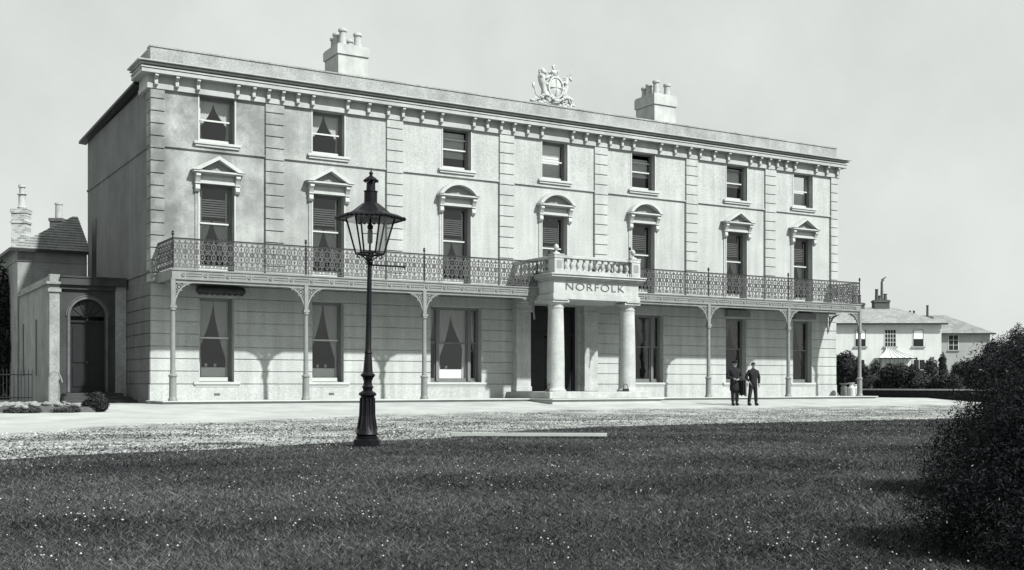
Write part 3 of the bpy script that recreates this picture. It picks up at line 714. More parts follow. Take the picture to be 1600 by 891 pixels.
def veranda_column(x, sides=(-1, 1), y=-1.93, post=True, ybr=False):
    c = MB()
    if post:
        c.lathe(x, y, [(.15, .04), (.15, .1), (.125, .14), (.12, .2), (.112, .8), (.14, .83), (.14, .87), (.09, .91), (.082, 1.0), (.075, 2.92), (.11, 2.95), (.11, 2.99), (.085, 3.02)], 14)
        c.box(x - .1, x + .1, y - .1, y + .1, 3.02, 3.1); c.box(x - .065, x + .065, y - .065, y + .065, 3.1, 3.938)
    col = c.build('veranda_column', 'iron_pale', hotel, autosm=35)
    if post:
        p = MB(); p.tube([(x, y, 4.27), (x, y, 5.33)], .022, 8); p.lathe(x, y, [(.01, 5.33), (.04, 5.36), (.05, 5.4), (.03, 5.44), (.045, 5.47), (.005, 5.49)], 10)
        p.build('railing_post', 'iron_dark', col)
    for s in sides:
        b = MB(); y0, y1 = -.025, .025; wd, hh = .62, .80; x0 = .066; zt = 3.84
        n = 10; arc = []
        for k in range(n + 1):
            t = PI / 2 * k / n; arc.append((x0 + wd - wd * math.cos(t) , zt - hh + hh * math.sin(t)) )
        # concave curve from the column foot up to the fascia
        arc = [(x0 + wd * (1 - math.cos(t)), zt - hh * (1 - math.sin(t))) for t in [PI / 2 * k / n for k in range(n + 1)]]
        vs = []; fs = []
        for X, Z in arc: vs += [(X, -.03, Z), (X - .03, -.03, Z + .03), (X - .03, .03, Z + .03), (X, .03, Z)]
        for k in range(n):
            for j in range(4): fs.append((4 * k + j, 4 * k + (j + 1) % 4, 4 * k + 4 + (j + 1) % 4, 4 * k + 4 + j))
        b.add(vs, fs)
        b.ringY(x0 + .13, zt - .14, .08, .105, y0, y1, 14); b.ringY(x0 + .13, zt - .14, 0, .04, y0, y1, 8)
        b.ringY(x0 + .29, zt - .08, .035, .055, y0, y1, 10); b.ringY(x0 + .42, zt - .05, .02, .037, y0, y1, 8)
        b.ringY(x0 + .07, zt - .31, .04, .06, y0, y1, 10); b.ringY(x0 + .045, zt - .44, .022, .04, y0, y1, 8); b.ringY(x0 + .2, zt - .24, .015, .03, y0, y1, 8)
        b.box(x0 - .0, x0 + .02, y0, y1, zt - .55, zt); b.box(x0, x0 + .5, y0, y1, zt - .02, zt)
        br = b.build('pierced_bracket', 'iron_pale', col)
        br.location = (x, y, 0)
        if s == 'y': br.rotation_euler = (0, 0, R(90))
        elif s == 'b': br.rotation_euler = (0, 0, R(-90)); br.location = (x, -.0, 0)
        elif s == -1: br.rotation_euler = (0, 0, PI)
    return col
veranda_column(.24, (1, 'y')); veranda_column(4.71); veranda_column(9.19)
veranda_column(22.49); veranda_column(27.06); veranda_column(31.54, (-1, 'y', 'b'))
veranda_column(13.92, (-1,), post=False); veranda_column(18.15, (1,), post=False)

# ---- portico
PL, PR_, PD = 14.05, 18.01, 3.0
po = MB()
po.box(PL, PR_, -PD, -.0, 3.98, 4.50)                     # frieze block
po.box(PL - .05, PR_ + .05, -PD - .05, 0, 3.78, 3.98)     # architrave
po.box(PL - .05, PL + .62, -PD - .08, -PD + .6, 3.74, 3.779)
po.box(PR_ - .62, PR_ + .05, -PD - .08, -PD + .6, 3.74, 3.779)
po.box(PL - .07, PR_ + .07, -PD - .07, 0, 4.50, 4.55)
po.box(PL - .2, PR_ + .2, -PD - .2, 0, 4.60, 4.68); po.box(PL - .14, PR_ + .14, -PD - .14, 0, 4.55, 4.60); po.box(PL - .24, PR_ + .24, -PD - .24, 0, 4.68, 4.73)
portico = po.build('portico', 'stone', hotel, bevel=.012)
ld = MB(); ld.box(13.75, 18.35, -3.2, .02, .046, .30); ld.build('landing_step', 'stone', portico, bevel=.015)
for x in (14.36, 17.70):
    c = MB(); c.lathe(x, -2.66, [(.40, .30), (.40, .36), (.365, .38), (.34, .43), (.335, .5), (.335, 1.3), (.315, 2.4), (.29, 3.45), (.31, 3.46), (.31, 3.49), (.29, 3.50), (.29, 3.58), (.34, 3.64), (.36, 3.67)], 28)
    c.box(x - .37, x + .37, -3.03, -2.29, 3.665, 3.74); c.build('portico_column', 'stone', portico, autosm=35)
for x in (14.4, 17.65):
    c = MB(); c.box(x - .33, x + .33, -.30, -.0, .30, 3.45); c.box(x - .38, x + .38, -.35, -.0, 3.45, 3.56); c.box(x - .36, x + .36, -.33, 0, .31, .5); c.box(x - .36, x + .36, -.33, 0, 3.56, 3.778)
    c.build('wall_pilaster', 'stone', portico, bevel=.01)
balus = MB(); balus.lathe(0, 0, [(.07, 4.87), (.07, 4.9), (.045, 4.93), (.05, 4.96), (.085, 5.04), (.08, 5.1), (.045, 5.2), (.035, 5.25), (.06, 5.28), (.06, 5.31)], 10)
b0 = balus.build('baluster', 'stone', portico, autosm=40); first = True
rl = MB(); rl.box(PL, PR_, -PD - .06, -PD + .16, 4.73, 4.87); rl.box(PL - .03, PR_ + .03, -PD - .1, -PD + .2, 5.31, 5.42)
for x in (PL + .02, PR_ - .24): rl.box(x, x + .22, -PD + .16, -.0, 4.73, 4.868); rl.box(x - .04, x + .26, -PD + .2, 0, 5.312, 5.418)
rl.build('balustrade_rail', 'stone', portico, bevel=.01)
pts = [(PL + .55 + (PR_ - PL - 1.1) * k / 10, -PD + .05) for k in range(11)] + [(xx, -PD + .52 + .29 * k) for xx in (PL + .13, PR_ - .13) for k in range(8)]
for p in pts:
    o = b0 if first else b0.copy()
    if not first: C.objects.link(o); o.parent = portico
    first = False; o.location = (p[0], p[1], 0)
for x in (PL + .19, PR_ - .19):
    c = MB(); c.box(x - .21, x + .21, -PD - .09, -PD + .33, 4.731, 5.30); 
    pdl = c.build('balustrade_pedestal', 'stone', portico, bevel=.008)
    q = MB(); q.box(x - .11, x + .11, -PD - .098, -PD - .088, 4.93, 5.22); q.build('sunk_panel', 'reveal', pdl)
    f = MB(); f.box(x - .23, x + .23, -PD - .11, -PD + .35, 5.425, 5.47); f.lathe(x, -PD + .12, [(.16, 5.47), (.14, 5.52), (.055, 5.55), (.035, 5.58), (.035, 5.62), (.085, 5.66), (.10, 5.73), (.08, 5.80), (.02, 5.84), (.005, 5.86)], 14)
    f.build('finial', 'stone', pdl, autosm=40)
rod = MB(); rod.tube([(PR_ - .55, -PD - .16, 4.7), (PR_ - .55, -PD - .16, 5.8)], .018, 6); rod.ell((PR_ - .55, -PD - .16, 5.84), (.06, .06, .06)); rod.build('lightning_rod', 'iron_dark', portico)
tx = bpy.data.curves.new('lettering', 'FONT'); tx.body = 'NORFOLK'; tx.size = .40; tx.align_x = 'CENTER'; tx.extrude = .012; tx.offset = -.006; tx.space_character = 1.12
to = bpy.data.objects.new('lettering', tx); C.objects.link(to); bpy.context.view_layer.update()
me = bpy.data.meshes.new_from_object(to.evaluated_get(bpy.context.evaluated_depsgraph_get())); bpy.data.objects.remove(to)
me.materials.append(M['letter']); to = bpy.data.objects.new('lettering', me); C.objects.link(to); to.parent = portico
xsz = max(v.co.x for v in me.vertices) - min(v.co.x for v in me.vertices)
to.scale = (2.72 / xsz, 1, 1); to.rotation_euler = (R(90), 0, 0); to.location = (15.93, -PD - .008, 4.14)
# door recess
dr = MB(); y = .37; a, b = 14.85, 17.21
dr.box(a, a + .12, y - .12, y, .3, 3.74); dr.box(b - .12, b, y - .12, y, .3, 3.74); dr.box(a + .12, b - .12, y - .12, y, 3.62, 3.74); dr.box(a + .12, b - .12, y - .12, y, 2.55, 2.67)
dframe = dr.build('entrance_door', 'door', hotel)
for x0, x1 in ((a + .12, a + .92),):
    l_ = MB(); l_.box(x0, x1, y - .05, y - .01, .31, 2.55)
    for z0, z1 in ((.5, 1.1), (1.25, 2.4)): l_.box(x0 + .12, x1 - .12, y - .075, y - .05, z0, z1)
    l_.build('door_leaf', 'door', dframe)
l_ = MB(); l_.box(b - .95, b - .90, .4, 1.2, .37, 2.54); l_.box(b - .965, b - .885, .38, .41, .37, 1.9); l_.build('lit_open_door_leaf', 'stone', dframe)  # pale leaf and edge strip: light on the door edge put into the colour
l_ = MB(); l_.box(b - .88, b - .14, y - .05, y - .01, .31, 2.55); l_.box(b - .76, b - .26, y - .075, y - .05, .5, 2.4); l_.ell((b - .8, y - .09, 1.4), (.03, .03, .03)); l_.build('door_leaf', 'door', dframe)
fl = MB(); fl.add([(a + .12, y - .04, 2.67), (b - .12, y - .04, 2.67), (b - .12, y - .04, 3.62), (a + .12, y - .04, 3.62)], [(0, 1, 2, 3)]); fl.build('fanlight', 'door', dframe)
# small vents, drain pipes
vn = MB()
for c in (2.23, 6.4, 25.8): vn.box(c - .1, c + .1, -.04, -.031, .20, .27)
vn.build('air_brick', 'letter', hotel)
sw = MB(); sw.box(-.02, .0, 8.85, 9.65, 4.9, 7.2); sw.build('side_window', 'iron_dark', hotel)
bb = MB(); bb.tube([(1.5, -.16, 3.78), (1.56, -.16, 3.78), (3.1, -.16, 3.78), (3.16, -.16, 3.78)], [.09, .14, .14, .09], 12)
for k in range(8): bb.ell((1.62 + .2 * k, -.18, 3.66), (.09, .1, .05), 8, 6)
bb.build('dark_scalloped_roll', 'dark_roll', hotel, smooth=True)  # dark roll with scalloped lower edge above the first ground floor window
for c in (25.77, 29.87):
    bb = MB(); bb.prismX([(-.001, 3.9), (-.2, 3.9), (-.22, 3.62), (-.001, 3.6)], c - .66, c + .66); bb.build('awning_box', 'iron_pale', hotel)

# tables seen through the windows (inside the dining room)
def table(x, dx, label, lb2):
    t = empty('dining_table', (x, .90, .42), label=label, cat='table', group='laid tables inside the dining room windows')
    top = MB(); top.box(-dx, dx, -.4, .4, .70, .74)
    top.build('tabletop', 'cloth', t)
    for sx in (-1, 1):
        for sy in (-1, 1): MB().box(sx * (dx - .1) - .03, sx * (dx - .1) + .03, sy * .3 - .03, sy * .3 + .03, -.06, .70).build('leg', 'door', t)
    cl = MB(); cl.box(-dx - .03, dx + .03, -.43, -.415, .12, .755); cl.box(-dx - .03, dx + .03, -.43, .43, .742, .756); cl.build('tablecloth', 'cloth', t)
    for k, (u, v) in enumerate(((-.25, -.2), (.1, -.1))):
        c = MB(); c.lathe(x + u, .90 + v, [(.03, 1.177), (.045, 1.21), (.05, 1.26), (.052, 1.30)], 12)
        tag(c.build('cup', 'cloth', autosm=40), 'white %s cup on the table behind the %s' % (('left', 'right')[k], lb2), 'cup', 'cups on the dining tables')
table(2.3, .5, 'table under white cloth behind the ground floor window nearest the left corner', 'leftmost ground floor window')
table(6.4, .5, 'table under white cloth behind the second ground floor window from the left', 'second ground floor window')
table(11.4, .6, 'table under white cloth behind the triple window left of the portico', 'triple ground floor window')

# ------------------------------------------------------------------ heraldic sculpture on the parapet
hs = empty('heraldic_sculpture', (16.03, .1, 11.88), label='carved stone royal arms with lion and unicorn standing on the roof parapet', cat='sculpture')
b = MB(); b.box(-1.0, 1.0, -.06, .28, -.01, .07)
for k in range(16): b.ell((-.95 + k * .127, .04, .10 + .05 * math.sin(k * 1.7)), (.12, .14, .09 + .03 * (k % 3)))
b.build('plinth', 'sculpture', hs, smooth=True)
s = MB(); s.ell((.05, -.08, .72), (.33, .12, .42), 20, 12); s.ringY(.05, .72, .31, .37, -.18, -.06, 20, sz=1.25)
s.box(-.24, .34, -.215, -.19, .70, .73); s.box(.035, .065, -.215, -.19, .36, 1.08)
s.build('shield', 'sculpture', hs, autosm=40)
s = MB(); s.ringY(.05, 1.22, .0, .16, -.12, .1, 12, sz=.5); s.lathe(.05, 0, [(.16, 1.2), (.19, 1.26), (.2, 1.32), (.12, 1.42), (.04, 1.46)], 12); s.ell((.05, 0, 1.5), (.045, .045, .06))
for k in range(5): s.ell((.05 + .19 * math.cos(k * 1.26), .19 * math.sin(k * 1.26), 1.36), (.04, .04, .07))
s.tube([(.02, 0, 1.48), (.0, 0, 1.6), (.08, 0, 1.66)], [.05, .06, .03], 8); s.build('crown', 'sculpture', hs, autosm=40)
l_ = MB()
l_.tube([(-.34, 0, .34), (-.40, 0, .48), (-.45, 0, .64), (-.50, 0, .82), (-.53, 0, 1.0), (-.53, 0, 1.14)], [.13, .15, .10, .14, .17, .11], 12)
l_.ell((-.54, .02, 1.12), (.15, .15, .2), rot=.2); l_.ell((-.50, -.05, 1.30), (.11, .12, .115)); l_.ell((-.41, -.09, 1.27), (.075, .07, .055)); l_.ell((-.40, -.09, 1.22), (.05, .05, .03))
for a_ in range(7):
    t = .5 + a_ * .55; l_.ell((-.53 + .12 * math.cos(t), .0, 1.30 + .13 * math.sin(t)), (.05, .07, .045), rot=-t)
for a_ in range(5): l_.ell((-.62 + .03 * a_, -.12, 1.14 - .05 * a_), (.04, .04, .07), rot=.5)
l_.tube([(-.48, -.08, .98), (-.34, -.14, 1.08), (-.22, -.16, 1.16), (-.16, -.16, 1.12)], [.08, .055, .045, .05], 8); l_.tube([(-.46, .0, .86), (-.33, -.1, .80), (-.24, -.14, .88)], [.08, .055, .045], 8)
l_.ell((-.33, -.07, .42), (.16, .1, .13), rot=.5); l_.tube([(-.28, -.08, .38), (-.14, -.13, .40), (-.12, -.12, .22), (-.05, -.14, .17)], [.09, .06, .045, .04], 8)
l_.ell((-.44, .04, .36), (.12, .1, .15)); l_.tube([(-.45, .02, .32), (-.58, -.02, .26), (-.52, -.04, .14), (-.44, -.06, .12)], [.08, .055, .045, .04], 8)
l_.tube([(-.44, .05, .38), (-.62, .05, .28), (-.80, .05, .40), (-.82, .05, .58), (-.93, .05, .70), (-.90, .05, .82)], [.035, .03, .028, .028, .04, .07], 7)
l_.build('lion', 'sculpture', hs, smooth=True)
u_ = MB()
u_.tube([(.44, 0, .34), (.52, 0, .5), (.58, 0, .66), (.62, 0, .84), (.63, 0, 1.0), (.68, -.01, 1.16), (.73, -.02, 1.24)], [.12, .14, .10, .13, .10, .075, .06], 12)
u_.tube([(.70, -.02, 1.24), (.80, -.05, 1.20), (.88, -.07, 1.10)], [.075, .055, .038], 8); u_.tube([(.76, -.03, 1.27), (.86, -.05, 1.44), (.93, -.06, 1.56)], [.02, .014, .004], 6); u_.ell((.71, 0, 1.32), (.02, .02, .05))
for a_ in range(5): u_.ell((.60 - .01 * a_, .02, 1.20 - .07 * a_), (.05, .05, .04))
u_.tube([(.60, -.06, .92), (.46, -.14, 1.0), (.36, -.16, .92), (.34, -.16, .84)], [.06, .04, .03, .035], 8); u_.tube([(.58, 0, .8), (.45, -.1, .70), (.38, -.14, .76)], [.06, .04, .035], 8)
u_.ell((.50, -.03, .40), (.15, .11, .12), rot=-.5); u_.tube([(.54, -.05, .34), (.70, -.08, .36), (.74, -.06, .20), (.82, -.08, .12)], [.08, .045, .035, .04], 8); u_.tube([(.46, 0, .34), (.36, -.08, .28), (.40, -.1, .12)], [.08, .045, .04], 8)
u_.tube([(.56, .05, .40), (.76, .05, .50), (.90, .05, .40), (.98, .05, .22), (1.06, .05, .12)], [.03, .035, .05, .035, .02], 7)
u_.build('unicorn', 'sculpture', hs, smooth=True)
rb = MB(); 
for k in range(14):
    t = k / 13; rb.ell((-.7 + 1.5 * t, -.2, .27 + .09 * math.sin(t * 9)), (.08, .03, .05), 8, 6)
rb.build('ribbon', 'sculpture', hs, smooth=True)

# ------------------------------------------------------------------ street lamp
_lp = (-2.56, -23.54)
lamp = empty('street_lamp', (*_lp, -.36), label='black cast iron gas street lamp with six sided lantern at the edge of the lawn', cat='street lamp')
lamp.rotation_euler = (0, R(.9), R(-31)); lamp.scale = (.945, .945, .945)
p = MB()
p.lathe(0, 0, [(.205, -.02), (.205, .13), (.19, .14)], 8, rot=PI / 8)
fl_ = []
prof = [(.165, .14), (.168, .18), (.15, .19), (.172, .215), (.155, .26), (.128, .36), (.112, .5), (.105, .66), (.103, .78), (.11, .80), (.135, .81), (.135, .84), (.105, .86), (.072, .88), (.078, .92), (.095, .935), (.07, .96), (.062, 1.02), (.085, 1.08), (.11, 1.105), (.11, 1.125), (.075, 1.16), (.068, 1.25), (.055, 1.42), (.052, 1.44), (.06, 1.46), (.048, 1.5), (.043, 1.9), (.038, 2.4), (.032, 2.86), (.045, 2.87), (.045, 2.9), (.032, 2.92)]
p.lathe(0, 0, prof, 24); post = p.build('lamp_post', 'iron_lamp', lamp, autosm=30)
fl2 = MB()
for k in range(12):
    a_ = 2 * PI * k / 12; r0 = .128; fl2.tube([(r0 * 1.16 * math.cos(a_), r0 * 1.16 * math.sin(a_), .29), (.115 * math.cos(a_), .115 * math.sin(a_), .5), (.108 * math.cos(a_), .108 * math.sin(a_), .77)], .012, 5)
fl2.build('fluting', 'iron_lamp', post)
ar = MB(); ar.tube([(0.03, 0, 2.80), (.52, 0, 2.78)], .013, 6); ar.ell((.53, 0, 2.78), (.025, .025, .025), 8, 6); ar.build('ladder_bar', 'iron_lamp', lamp)
HZ0, HZ1, RB, RT = 2.97, 3.53, .215, .375
fr = MB()
def hexp(r, z, k): a_ = PI / 3 * k; return (r * math.cos(a_), r * math.sin(a_), z)
for k in range(6):
    fr.tube([hexp(RB, HZ0, k), hexp(RT, HZ1, k)], .014, 6); fr.tube([hexp(RB, HZ0, k), hexp(RB, HZ0, k + 1)], .018, 6); fr.tube([hexp(RT, HZ1, k), hexp(RT, HZ1, k + 1)], .016, 6)
    a_ = PI / 3 * k + PI / 6
for k in range(4):
    a_ = PI / 2 * k + .4; c, s_ = math.cos(a_), math.sin(a_)
    fr.tube([(0.02 * c, .02 * s_, 2.84), (.05 * c, .05 * s_, 2.88), (.10 * c, .10 * s_, 2.92), (.17 * c, .17 * s_, 2.96), (.20 * c, .20 * s_, 2.93), (.16 * c, .16 * s_, 2.90)], .011, 6)
fr.lathe(0, 0, [(.04, 2.80), (.055, 2.84), (.03, 2.88), (.028, 2.98), (.012, 3.0), (.012, 3.05)], 10)
lantern = fr.build('lantern_frame', 'iron_lamp', lamp)
gl = MB()
for k in range(6): gl.add([hexp(RB, HZ0, k), hexp(RB, HZ0, k + 1), hexp(RT, HZ1, k + 1), hexp(RT, HZ1, k)], [(0, 1, 2, 3)])
gl.build('lantern_glass', 'lamp_glass', lantern)
rf_ = MB(); rf_.lathe(0, 0, [(.53, 3.50), (.535, 3.515), (.43, 3.57), (.30, 3.605), (.235, 3.66), (.13, 3.74), (.10, 3.755), (.10, 3.745), (.2, 3.66), (.40, 3.555)], 6)
rf_.lathe(0, 0, [(.33, 3.5), (.35, 3.54), (.28, 3.6)], 6)
for k in range(6):
    A_, B_ = Vector(hexp(.53, 3.51, k)), Vector(hexp(.53, 3.51, k + 1))
    for j in range(7): q = A_.lerp(B_, (j + .5) / 7); rf_.ell(q, (.035, .035, .028), 6, 5)
lroof = rf_.build('lantern_roof', 'iron_lamp', lantern)
ch = MB(); ch.lathe(0, 0, [(.10, 3.74), (.10, 3.91), (.108, 3.915), (.108, 3.93), (.07, 3.94), (.066, 4.05), (.072, 4.055), (.03, 4.06), (.03, 4.08), (.105, 4.085), (.108, 4.10), (.07, 4.135), (.03, 4.16), (.02, 4.18), (.035, 4.20), (.03, 4.215), (.012, 4.23), (.004, 4.29)], 14)
for k in range(12): a_ = PI / 6 * k; ch.ell((.1 * math.cos(a_), .1 * math.sin(a_), 4.085), (.02, .02, .018), 6, 5)
ch.build('vent_chimney', 'iron_lamp', lroof, autosm=35)
mt = MB(); mt.lathe(0, 0, [(.03, 3.13), (.04, 3.15), (.04, 3.32), (.03, 3.34)], 12); mt.build('gas_mantle', 'mantle', lantern, autosm=40)
bu = MB(); bu.lathe(0, 0, [(.015, 3.0), (.015, 3.13)], 8); bu.lathe(0, 0, [(.03, 3.34), (.045, 3.36), (.045, 3.40), (.02, 3.43), (.01, 3.56)], 10); bu.tube([(-.11, 0, 3.28), (.11, 0, 3.28)], .006, 6); bu.build('burner', 'iron_lamp', lantern)

# ------------------------------------------------------------------ left: annex, rear block, chimneys
ax = empty('entrance_annex', (0, 0, 0), label='low flat roofed side annex with arched doorway against the hotel left wall', cat='annex')
a = MB()
a.box(-2.63, -2.30, 3.30, 3.6, -.1, 4.05)                    # pale corner pier
a.box(-2.63, -2.45, 3.6, 10.45, -.1, 4.05)                   # side wall
a.box(-2.68, -2.25, 3.25, 3.62, 3.78, 3.90)
a.box(-.42, -.045, 3.33, 3.6, -.1, 4.05)
a.build('wall', 'annex', ax)
pr = MB(); pr.box(-2.74, -2.28, 3.2, 3.6, 4.05, 4.14); pr.box(-2.62, -2.28, 3.33, 3.6, 4.14, 4.40); pr.box(-2.74, -2.45, 3.6, 10.4, 4.05, 4.12); pr.box(-2.60, -2.45, 3.6, 10.4, 4.12, 4.35)
pr.build('coping', 'annex', ax)
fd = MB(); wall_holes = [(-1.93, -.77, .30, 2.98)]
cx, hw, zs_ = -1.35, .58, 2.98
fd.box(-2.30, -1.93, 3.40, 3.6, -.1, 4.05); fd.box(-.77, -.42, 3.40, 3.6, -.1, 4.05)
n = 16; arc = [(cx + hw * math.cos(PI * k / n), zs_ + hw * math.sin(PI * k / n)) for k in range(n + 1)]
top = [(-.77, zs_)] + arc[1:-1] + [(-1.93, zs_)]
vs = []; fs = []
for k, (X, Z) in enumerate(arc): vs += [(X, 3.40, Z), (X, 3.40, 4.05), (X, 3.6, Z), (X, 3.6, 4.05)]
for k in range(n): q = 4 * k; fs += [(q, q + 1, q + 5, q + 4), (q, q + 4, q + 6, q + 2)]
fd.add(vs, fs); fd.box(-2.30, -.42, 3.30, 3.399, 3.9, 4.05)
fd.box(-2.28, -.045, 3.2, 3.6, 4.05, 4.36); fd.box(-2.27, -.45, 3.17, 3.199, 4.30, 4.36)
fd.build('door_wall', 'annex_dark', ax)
am = MB(); am.ringY(cx, zs_, .60, .68, 3.35, 3.399, 18, 0, PI); am.ringY(cx, zs_, .70, .73, 3.36, 3.399, 18, 0, PI); am.box(cx - .68, cx - .60, 3.35, 3.399, .3, zs_); am.box(cx + .60, cx + .68, 3.35, 3.399, .3, zs_)
am.build('arch_moulding', 'arch', ax)
d = MB(); d.box(-1.93, -.77, 3.52, 3.56, .3, 2.75); d.box(-1.93, -.77, 3.47, 3.55, 2.75, 2.83)
for x0 in (-1.83, -1.30):
    for z0, z1 in ((.5, 1.2), (1.35, 2.6)): d.box(x0, x0 + .42, 3.495, 3.519, z0, z1)
dd = d.build('door', 'door', ax); MB().ell((-1.36, 3.47, 1.35), (.03, .03, .03)).build('door_handle', 'zinc', dd)
f = MB(); f.prismY([(x, z) for x, z in arc], 3.54, 3.56)
for k in range(1, 6): t = PI * k / 6; f.tube([(cx, 3.52, zs_ - .1), (cx + .54 * math.cos(t), 3.52, zs_ + .54 * math.sin(t))], .012, 5)
f.build('fanlight', 'iron_dark', ax)
s = MB(); s.box(-2.64, -2.60, 6.0, 6.35, .9, 2.95); s.build('slit_window', 'iron_dark', ax); MB().box(-2.64, -2.6, 9.2, 9.5, .9, 2.95).build('slit_window', 'iron_dark', ax)
r_ = MB(); r_.box(-2.45, -.05, 3.6, 10.4, 3.95, 4.04); r_.build('roof', 'slate', ax)
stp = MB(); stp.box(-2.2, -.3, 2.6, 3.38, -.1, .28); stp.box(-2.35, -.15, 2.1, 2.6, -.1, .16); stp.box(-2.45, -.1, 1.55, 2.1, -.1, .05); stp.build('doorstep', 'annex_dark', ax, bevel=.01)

rbk = empty('rear_wing', (0, 10.75, 0), label='two storey rear wing with hipped tiled roof behind the side annex', cat='building')
a = MB(); a.box(-2.66, 0, 0, 6, -.1, 6.05); a.box(-2.70, 0, -.05, 6.0, 5.55, 5.6); a.build('wall', 'annex', rbk)
rr = MB(); E0 = 6.02
rr.add([(-2.95, -.3, E0), (.1, -.3, E0), (.1, 6.3, E0), (-2.95, 6.3, E0), (-.1, 2.6, 7.85), (.1, 2.6, 7.85), (-.1, 3.4, 7.85), (.1, 3.4, 7.85)], [(0, 1, 5, 4), (0, 4, 6, 3), (3, 6, 7, 2), (4, 5, 7, 6), (0, 3, 2, 1)])
for k in range(14):                                       # tile courses
    t = k / 14; y = -.3 + 2.9 * t; z = E0 + 1.83 * t; rr.box(-2.95 + 2.85 * t + .03, .1, y - .03, y + .02, z + .0, z + .035)
rw = rr.build('roof', 'house_roof', rbk)
e = MB(); e.box(-3.0, .0, -.36, -.3, 5.90, 6.03); e.box(-3.0, -2.94, -.3, 6.3, 5.90, 6.03); e.build('gutter', 'iron_dark', rw)
# far brick chimney and its house
def brickmat():
    m = bpy.data.materials.new('pale_old_brick'); m.use_nodes = True; n = m.node_tree; b_ = n.nodes['Principled BSDF']; l = n.links.new
    co = n.nodes.new('ShaderNodeTexCoord'); t = n.nodes.new('ShaderNodeTexBrick'); t.inputs['Scale'].default_value = 1; t.inputs['Brick Width'].default_value = .24; t.inputs['Row Height'].default_value = .10
    t.inputs['Mortar Size'].default_value = .012; t.inputs['Color1'].default_value = g(.75); t.inputs['Color2'].default_value = g(.2); t.inputs['Mortar'].default_value = g(.7)
    mp = n.nodes.new('ShaderNodeMapping'); mp.inputs['Rotation'].default_value = (R(90), 0, 0); l(co.outputs['Object'], mp.inputs[0]); l(mp.outputs[0], t.inputs[0]); l(t.outputs[0], b_.inputs['Base Color']); b_.inputs['Roughness'].default_value = .9
    return m
M['brick'] = brickmat()
def at(px, s): t = (px - 800) / 1785; p = CAM + s * (FWD + t * RGT); return float(p[0]), float(p[1])
x, y = at(31, 56)
nb = empty('neighbouring_house', (x, y, 0), R(-31), label='dark neighbouring house with tall pale brick chimney at the far left edge', cat='house')
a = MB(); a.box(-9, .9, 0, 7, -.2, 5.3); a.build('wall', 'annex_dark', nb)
a = MB(); a.add([(-9.3, -.3, 5.3), (1.2, -.3, 5.3), (1.2, 7.3, 5.3), (-9.3, 7.3, 5.3), (-6, 3.5, 7.0), (-1.5, 3.5, 7.0)], [(0, 1, 5, 4), (1, 2, 5), (2, 3, 4, 5), (3, 0, 4), (0, 3, 2, 1)]); nbr = a.build('roof', 'house_roof_dark', nb)
a = MB(); a.box(-.42, .30, -.02, .6, 4.8, 9.2); a.box(-.46, .34, -.06, .64, 9.0, 9.2); a.box(-.46, .34, -.06, .64, 8.5, 8.6); c_ = a.build('chimney', 'brick', nbr)
a = MB(); a.lathe(-.02, .3, [(.2, 9.2), (.22, 9.3), (.16, 9.4), (.17, 9.9), (.24, 9.95), (.13, 10.0), (.13, 10.25), (.18, 10.3), (.16, 10.42), (.1, 10.42)], 14); a.build('chimney_pot', 'pot', c_, autosm=40)
x, y = at(88, 54)
sc = empty('distant_chimney_stack', (x, y, 0), R(-31), label='short dark brick stack with one clay pot peeping over the hipped roof', cat='chimney')
a = MB(); a.box(-.32, .26, 0, .6, 5, 8.45); a.box(-.36, .3, -.04, .64, 8.3, 8.45); a.build('stack', 'brick_dark', sc)
a = MB(); a.lathe(0, .3, [(.17, 8.45), (.16, 9.1), (.19, 9.12), (.19, 9.2), (.15, 9.2)], 12); a.build('chimney_pot', 'pot', sc, autosm=40)

# ------------------------------------------------------------------ foliage builder
def leaves(blobs, n, size, elong=1.6, shell=.55):
    """blobs: (x,y,z,rx,ry,rz). returns verts, faces, var of small leaf quads through the volumes"""
    blobs = np.array(blobs, float); vol = blobs[:, 3] * blobs[:, 4] * blobs[:, 5]; idx = RNG.choice(len(blobs), n, p=vol ** .7 / (vol ** .7).sum())
    d = RNG.normal(size=(n, 3)); d /= np.linalg.norm(d, axis=1)[:, None]; rad = shell + (1.04 - shell) * RNG.random(n) ** .6
    rad *= 1 + (.16 if len(blobs) > 12 or n > 150000 else .09) * np.sin(d[:, 0] * 7 + idx) * np.cos(d[:, 2] * 6 + d[:, 1] * 5)
    P = blobs[idx, :3] + d * rad[:, None] * blobs[idx, 3:6]
    nrm = d + RNG.normal(size=(n, 3)) * .7; nrm /= np.linalg.norm(nrm, axis=1)[:, None]
    u = np.cross(nrm, RNG.normal(size=(n, 3))); u /= np.linalg.norm(u, axis=1)[:, None]; v = np.cross(nrm, u)
    s = size * (.5 + RNG.random(n)); u *= (s * elong)[:, None]; v *= (s * .5)[:, None]
    V = np.stack([P - u, P - v + u * .1, P + u, P + v + u * .1], 1).reshape(-1, 3)
    return V, np.arange(n * 4).reshape(-1, 4), RNG.random(n)
